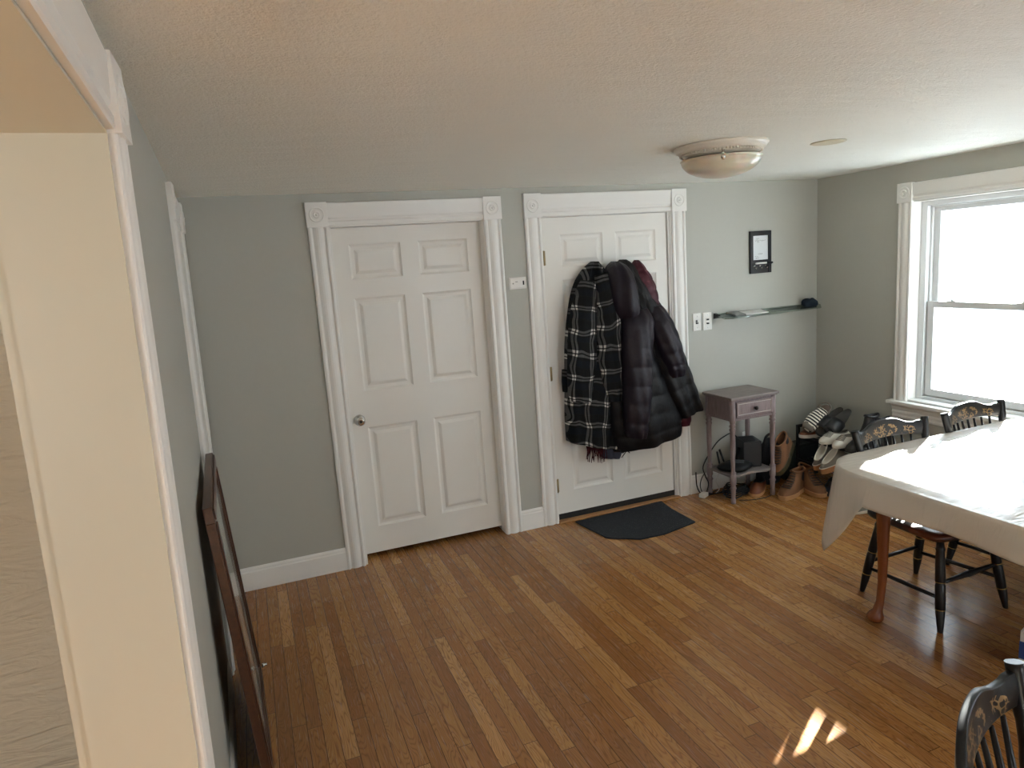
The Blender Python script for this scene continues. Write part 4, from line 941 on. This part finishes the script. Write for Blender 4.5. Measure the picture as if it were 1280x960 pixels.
def cloth(name, col, rough=.55, sheen=.0, wr=.5):
    mt = mat(name, col, rough, spec=.3, bump=wr, bscale=26, bdist=.008, sheen=sheen); return mt
M_plum = cloth('plum_black_nylon', srgb(25, 17, 27), .5); M_puff = cloth('black_nylon', srgb(11, 9, 12), .55); M_mar = cloth('maroon_nylon', srgb(66, 14, 28), .55)
M_scarf = cloth('maroon_wool', srgb(62, 14, 22), .95); M_lacek = mat('black_lace', srgb(30, 30, 30), .8, bump=1, bscale=130, bdist=.006, var=.9)
M_gscarf = cloth('grey_blue_knit', srgb(62, 64, 78), .9)
def loft(name, parent, secs, mt, quilt=0, qa=.008, folds=(), step=.008, label=None, yb=-.03, cap=True, seed=1):
    """secs: (pxL, pyL, pxR, pyR, depth) - the two edges of the garment read off the door plane"""
    P = []
    for s in secs:
        y = yb-.35*s[4]; P.append((wallp(s[0], s[1], y), wallp(s[2], s[3], y), s[4], (s[5] if len(s) > 5 else 0)))
    Ls = cr([p[0] for p in P], 12); Rs = cr([p[1] for p in P], 12); Ds = cr([V((p[2], p[3], 0)) for p in P], 12)
    mb = MB(); rings = []; sl = 0; n = 56; prev = None; rd = random.Random(seed)
    ph = [rd.uniform(0, 6) for _ in range(4)]
    # resample at an even step
    seq = []
    for i in range(len(Ls)-1):
        d = ((Ls[i]+Rs[i])/2-(Ls[i+1]+Rs[i+1])/2).length; k = max(1, int(d/step))
        for j in range(k):
            f = j/k; seq.append((Ls[i].lerp(Ls[i+1], f), Rs[i].lerp(Rs[i+1], f), Ds[i].lerp(Ds[i+1], f)))
    seq.append((Ls[-1], Rs[-1], Ds[-1]))
    for Lp, Rp, D in seq:
        mid = (Lp+Rp)/2; hw = (Rp-Lp)/2; dep = D.x; fwd = D.y
        if prev is not None: sl += (mid-prev).length
        prev = mid.copy(); mid.y = yb-fwd; hw.y = 0
        qz = qa*(abs(sin(pi*sl/quilt))**.55-.6) if quilt else 0
        ring = []
        for i in range(n):
            q = 2*pi*i/n; c, s = cos(q), sin(q); 
            fo = 0
            if s > -.2:
                for (am, fr, sp, pz) in folds: fo += am*sin(fr*c+sp*sl+pz)*max(0, s)**.5
            if s >= 0: yy = -(dep*s**.75+qz*(.3+.7*s)+fo)
            else: yy = -s*min(.022, dep*.4)*-1*-1
            wv = 1+(qz*.5/max(hw.length, .02))
            p = mid+hw*(c*wv); p.y = mid.y+yy if s >= 0 else mid.y+abs(s)*min(.018, dep*.3)
            ring.append(p)
            mb.uv[len(rings)*n+i] = ((hw.length*c*1.15 + hw.x*0), sl)
        rings.append(ring)
    mb.rings(rings, cap0=cap, cap1=cap)
    return mb.build(name, mt, parent, label=label)
def coat(name, label, cat, px, py, group=None):
    return thing(name, label, cat, wallp(px, py, -.03), group=group)
F1 = ((.012, 7, 2.5, 0), (.008, 13, -4, 1.2)); F2 = ((.014, 5, 3, .5), (.009, 11, 5, 2.0)); FS = ((.005, 5, 9, .5), (.004, 9, -14, 1.0))
# plaid flannel
t = coat('flannel_shirt', 'black and white plaid flannel jacket hanging on the coat door', 'jacket', 743, 328)
loft('body', t, [(739, 327, 749, 327, .03), (729, 337, 757, 336, .06), (719, 356, 766, 354, .09), (713, 385, 772, 385, .11), (709, 430, 776, 430, .12), (709, 480, 778, 480, .12), (709, 520, 776, 520, .12), (711, 553, 772, 561, .125)], M_plaid, folds=((.016, 6, 1.5, 0), (.011, 11, -3, 1.2)), yb=-.02)
loft('sleeve', t, [(724, 350, 742, 352, .05, .03), (714, 372, 741, 376, .07, .055), (708, 405, 741, 408, .075, .06), (706, 445, 741, 447, .07, .06), (706, 478, 739, 480, .065, .06), (709, 500, 736, 503, .05, .06)], M_plaid, folds=FS, yb=-.035, seed=2)
loft('sleeve', t, [(740, 345, 757, 338, .05, .05), (740, 375, 764, 366, .07, .075), (739, 405, 768, 396, .08, .085), (740, 440, 771, 434, .08, .085), (745, 475, 772, 470, .075, .085), (751, 500, 771, 498, .05, .085)], M_plaid, folds=FS, yb=-.035, seed=3)
loft('cuff', t, [(703, 462, 712, 462, .03), (703, 478, 713, 478, .034), (704, 490, 712, 490, .03)], M_plaid, yb=-.03)
# fringed scarf below
t = coat('scarf', 'dark maroon fringed scarf end showing below the plaid jacket', 'scarf', 745, 540)
loft('scarf_cloth', t, [(733, 520, 764, 520, .03), (733, 545, 764, 545, .04), (734, 561, 758, 563, .035)], M_scarf, folds=FS, yb=-.025)
rnd = random.Random(5); mb = MB()
for i in range(26):
    x = 734+i*.92; a = wallp(x, 560, -.045-rnd.uniform(0, .02)); b = wallp(x+rnd.uniform(-2, 2), 570+rnd.uniform(0, 9), -.045-rnd.uniform(0, .03)); mb.tube([a, (a+b)/2+V((rnd.uniform(-.004, .004), 0, 0)), b], [.0035, .003, .0022], 6)
mb.build('fringe', M_scarf, t)
t = coat('scarf', 'grey-blue knitted scarf end below the plum coat', 'scarf', 764, 540)
loft('scarf_cloth', t, [(750, 520, 780, 520, .03), (749, 550, 780, 550, .04), (752, 569, 776, 571, .04), (755, 573, 773, 573, .02)], M_gscarf, folds=FS, yb=-.03)
# maroon coat, mostly hidden
mb = MB()
for i in range(9):
    x = 756+i*2.2; a = wallp(x, 571.5, -.045); mb.tube([a, a+V((0, -.004, -.014))], .0025, 6)
mb.build('knitted_hem', M_gscarf, t)
t = coat('puffer_coat', 'maroon quilted coat peeking out from behind the black puffer', 'coat', 796, 326)
loft('hood', t, [(793, 325, 799, 325, .02), (789, 336, 806, 334, .07), (790, 352, 815, 348, .10), (795, 375, 821, 366, .11), (802, 400, 823.5, 390, .10), (808, 425, 822, 412, .06)], M_mar, quilt=.075, folds=FS, yb=-.03)
loft('body', t, [(800, 400, 822, 392, .05), (812, 440, 836, 428, .05), (830, 490, 856, 470, .05), (842, 512, 862, 504, .05)], M_mar, quilt=.075, yb=-.025)
loft('sleeve', t, [(842, 490, 861, 488, .05), (847, 515, 863, 513, .055), (848, 528, 863.5, 526, .05), (849, 533, 862, 531, .04)], M_mar, quilt=.06, yb=-.035)
# black puffer sweeping to the right
t = coat('puffer_coat', 'long black quilted puffer coat sweeping out towards the nightstand', 'coat', 784, 330)
loft('body', t, [(775, 329, 788, 328, .04), (776, 345, 797, 340, .08), (782, 370, 812, 362, .11), (790, 400, 829, 386, .13), (800, 440, 847, 424, .14), (815, 480, 862, 462, .14), (832, 508, 872, 491, .13), (843, 524, 878, 508, .11)], M_puff, quilt=.135, qa=.009, folds=F2, yb=-.045, seed=4)
loft('sleeve', t, [(798, 385, 818, 380, .05, .09), (802, 405, 828, 398, .08, .11), (810, 432, 838, 425, .085, .12), (819, 455, 843, 449, .08, .12), (825, 470, 843, 466, .055, .12)], M_plum, quilt=.085, qa=.008, folds=FS, yb=-.045, seed=6, label='sleeve with a violet sheen')
# lace scarf on the middle hook
t = coat('lace_scarf', 'black lacy scarf bunched over the hook between plum hood and maroon hood', 'scarf', 778, 325)
loft('scarf_cloth', t, [(774, 324.5, 781, 324.5, .03, .01), (769, 332, 788, 331, .07, .03), (770, 348, 793, 345, .09, .05), (775, 370, 800, 364, .09, .07), (782, 395, 804, 389, .06, .09)], M_lacek, folds=((.010, 9, 22, 0), (.008, 14, -30, 1)), yb=-.04, seed=8)
MB().tube(cr([wallp(775, 346, -.16), wallp(783, 352, -.17), wallp(790, 350, -.16), wallp(797, 368, -.16)], 6), .010, 8, flat=.5).build('lace_edge', M_lacek, t)
# plum coat in the centre
t = coat('puffer_coat', 'dark plum hooded puffer coat in the middle of the door', 'coat', 767, 328)
loft('hood', t, [(763, 327, 771, 327, .04, .02), (757, 335, 780, 333, .10, .03), (756, 350, 787, 346, .15, .04), (757, 372, 791, 366, .17, .05), (761, 392, 794, 385, .15, .06), (768, 405, 793, 399, .08, .08)], M_plum, folds=((.010, 4, 5, 0), (.006, 9, 9, 1)), yb=-.05, seed=9)
loft('body', t, [(760, 380, 800, 375, .10), (757, 405, 807, 398, .14), (756, 440, 821, 428, .16), (757, 480, 838, 466, .17), (760, 520, 850, 505, .17), (764, 550, 853, 530, .16), (769, 566, 852, 543, .13)], M_puff, quilt=.13, qa=.008, folds=((.018, 5, 2, .3), (.010, 10, -5, 1.0)), yb=-.045, seed=10)
loft('sleeve', t, [(770, 388, 797, 384, .05, .13), (766, 405, 802, 402, .09, .15), (765, 435, 800, 433, .10, .155), (766, 470, 799, 469, .10, .155), (767, 505, 798, 505, .095, .155), (768, 530, 795, 531, .08, .155), (771, 541, 793, 542, .06, .155)], M_plum, quilt=.125, qa=.009, folds=FS, yb=-.045, seed=11)
mb = MB(); a = wallp(774, 562, -.12); mb.tube(cr([a, wallp(778, 566, -.12), wallp(783, 563, -.125), wallp(787, 566, -.12)], 5), .0035, 7); mb.tube(cr([wallp(783, 564, -.12), wallp(780, 568, -.12), wallp(777, 572, -.12)], 5), .003, 7); mb.build('drawcord', M_dark, t)
for nm in [o for o in C.objects if o.parent is None and o.get('category') in ('jacket', 'coat', 'scarf')]: child_fix(nm)
hk = [wallp(743, 333, 0), wallp(766, 333, 0), wallp(779, 331, 0), wallp(796, 332, 0)]
for p in hk:
    mb = MB(); mb.box(p.x-.008, p.x+.008, .008, .017, p.z-.05, p.z+.02); mb.tube(cr([(p.x, .010, p.z-.045), (p.x, -.03, p.z-.055), (p.x, -.055, p.z-.030), (p.x, -.055, p.z-.012)], 5), .004, 8); o = mb.build('coat_hook', M_chrome, d2)
child_fix(d2)

# ------------------------------------------------------------------ outside
gm = mat('snowy_ground', srgb(225, 228, 232), .9, bump=.5, bscale=3, bdist=.2)
o = MB().box(XR+.2, 90, -70, 50, -1.3, -1.1).build('snow_ground', gm); struct(o)
hs = thing('neighbour_house', 'pale long house across the road seen through the window', 'house', (34, 2.5, -1.1), (0, 0, .35))
sid = mat('pale_siding', srgb(224, 226, 226), .8); MB().box(-4, 4, -14, 14, 0, 4.4).build('wall', sid, hs)
mb = MB(); mb.add([(-4.6, -14.6, 4.3), (4.6, -14.6, 4.3), (4.6, 14.6, 4.3), (-4.6, 14.6, 4.3), (0, -14.6, 6.6), (0, 14.6, 6.6)], [(0, 1, 4), (1, 2, 5, 4), (2, 3, 5), (3, 0, 4, 5), (0, 3, 2, 1)]); mb.build('roof', mat('snowy_roof', srgb(216, 220, 226), .9), hs)
wb_ = mat('pale_blue_pane', srgb(96, 108, 116), .5)
for i in range(12):
    mb = MB(); y = -12+i*2.1; mb.box(-4.08, -4.0, y-.55, y+.55, .8, 1.6); wn_ = mb.build('window', sid, hs); MB().box(-4.1, -4.07, y-.42, y+.42, .9, 1.5).build('pane', wb_, wn_)
barkm = mat('grey_bark', srgb(70, 58, 56), .9)
rnd = random.Random(11)
for (x, y, h_, lab) in ((17, 2.0, 2.6, 'bare twiggy bush outside the window, in front of the house'), (21, 6.5, 3.2, 'taller bare bush outside the window, further left')):
    tr = thing('bare_bush', lab, 'bush', (x, y, -1.1)); mb = MB()
    for k in range(60):
        a = rnd.uniform(0, 2*pi); l = rnd.uniform(.5, 1)*h_; sp_ = rnd.uniform(.1, .6); p1 = V((cos(a)*sp_*l*.5, sin(a)*sp_*l*.5, l*.6)); p2 = V((cos(a)*sp_*l, sin(a)*sp_*l, l)); mb.tube([V((0, 0, 0)), p1, p2], [.02, .012, .005], 5)
    mb.build('branches', barkm, tr)

# ------------------------------------------------------------------ light
wd = bpy.data.worlds.new('sky'); S.world = wd; wd.use_nodes = True; nt = wd.node_tree; bgd = nt.nodes['Background']
bgd.inputs[0].default_value = (.83, .92, 1.0, 1); bgd.inputs[1].default_value = 6.0
sun = bpy.data.lights.new('sun', 'SUN'); sun.energy = 90; sun.angle = radians(.6); sun.color = (1, .97, .92)
so_ = bpy.data.objects.new('sun', sun); C.objects.link(so_)
sd = V((-.873, -.487, -.28)).normalized(); so_.rotation_euler = sd.to_track_quat('-Z', 'Y').to_euler(); so_.location = (10, 4, 5)
def portal(x, y, z, sx, sy, d):
    l = bpy.data.lights.new('window_portal', 'AREA'); l.shape = 'RECTANGLE'; l.size = sx; l.size_y = sy; l.cycles.is_portal = True
    o = bpy.data.objects.new('window_portal', l); C.objects.link(o); o.location = (x, y, z); o.rotation_euler = V(d).to_track_quat('-Z', 'Y').to_euler(); return o
zc = (WZ0+WZ1)/2
portal(XR+.17, (WY0+WY1)/2, zc, WZ1-WZ0, WY0-WY1, (-1, 0, 0)).rotation_euler = (0, radians(90), 0)
portal(XR+.17, (VY0+VY1)/2, zc, WZ1-WZ0, VY0-VY1, (-1, 0, 0)).rotation_euler = (0, radians(90), 0)
portal(3.2, YB-.16, 1.32, 1.2, 1.45, (0, 1, 0)).rotation_euler = (radians(90), 0, 0)
portal(-1.95, YB-.16, 1.3, 1.3, 1.2, (0, 1, 0)).rotation_euler = (radians(90), 0, 0)
# warm floor lamp in the adjoining room, behind the camera's shoulder
lp = thing('floor_lamp', 'tall floor lamp with a warm fabric shade in the adjoining room', 'floor lamp', (-1.25, -3.25, 0))
MB().lathe((0, 0, 0), (0, 0, .03), [(0, .13), (.6, .13), (1, .05)], 32).build('base', M_blackmat, lp)
MB().cyl((0, 0, .03), (0, 0, 1.18), .011).build('pole', M_blackmat, lp)
shd = mat('lamp_linen', srgb(230, 214, 184), .9)
MB().lathe((0, 0, 1.12), (0, 0, 1.40), [(0, .19), (1, .13)], 32, cap=False).build('lamp_shade', shd, lp)
MB().lathe((0, 0, 1.18), (0, 0, 1.28), [(0, .012), (.3, .02), (.7, .03), (1, .012)], 20).build('bulb', M_white, lp)
bl = bpy.data.lights.new('lamp_bulb', 'POINT'); bl.energy = 8; bl.color = (1, .86, .68); bl.shadow_soft_size = .06
bo = bpy.data.objects.new('lamp_bulb', bl); C.objects.link(bo); bo.location = (-1.25, -3.25, 1.36)

S.view_settings.view_transform = 'Standard'; S.view_settings.look = 'None'; S.view_settings.gamma = 1; S.view_settings.use_curve_mapping = False
S.view_settings.exposure = 0.48
S.cycles.use_denoising = True
S.cycles.max_bounces = 10; S.cycles.diffuse_bounces = 6; S.cycles.transparent_max_bounces = 12; S.cycles.sample_clamp_indirect = 6
S.cycles.caustics_refractive = False
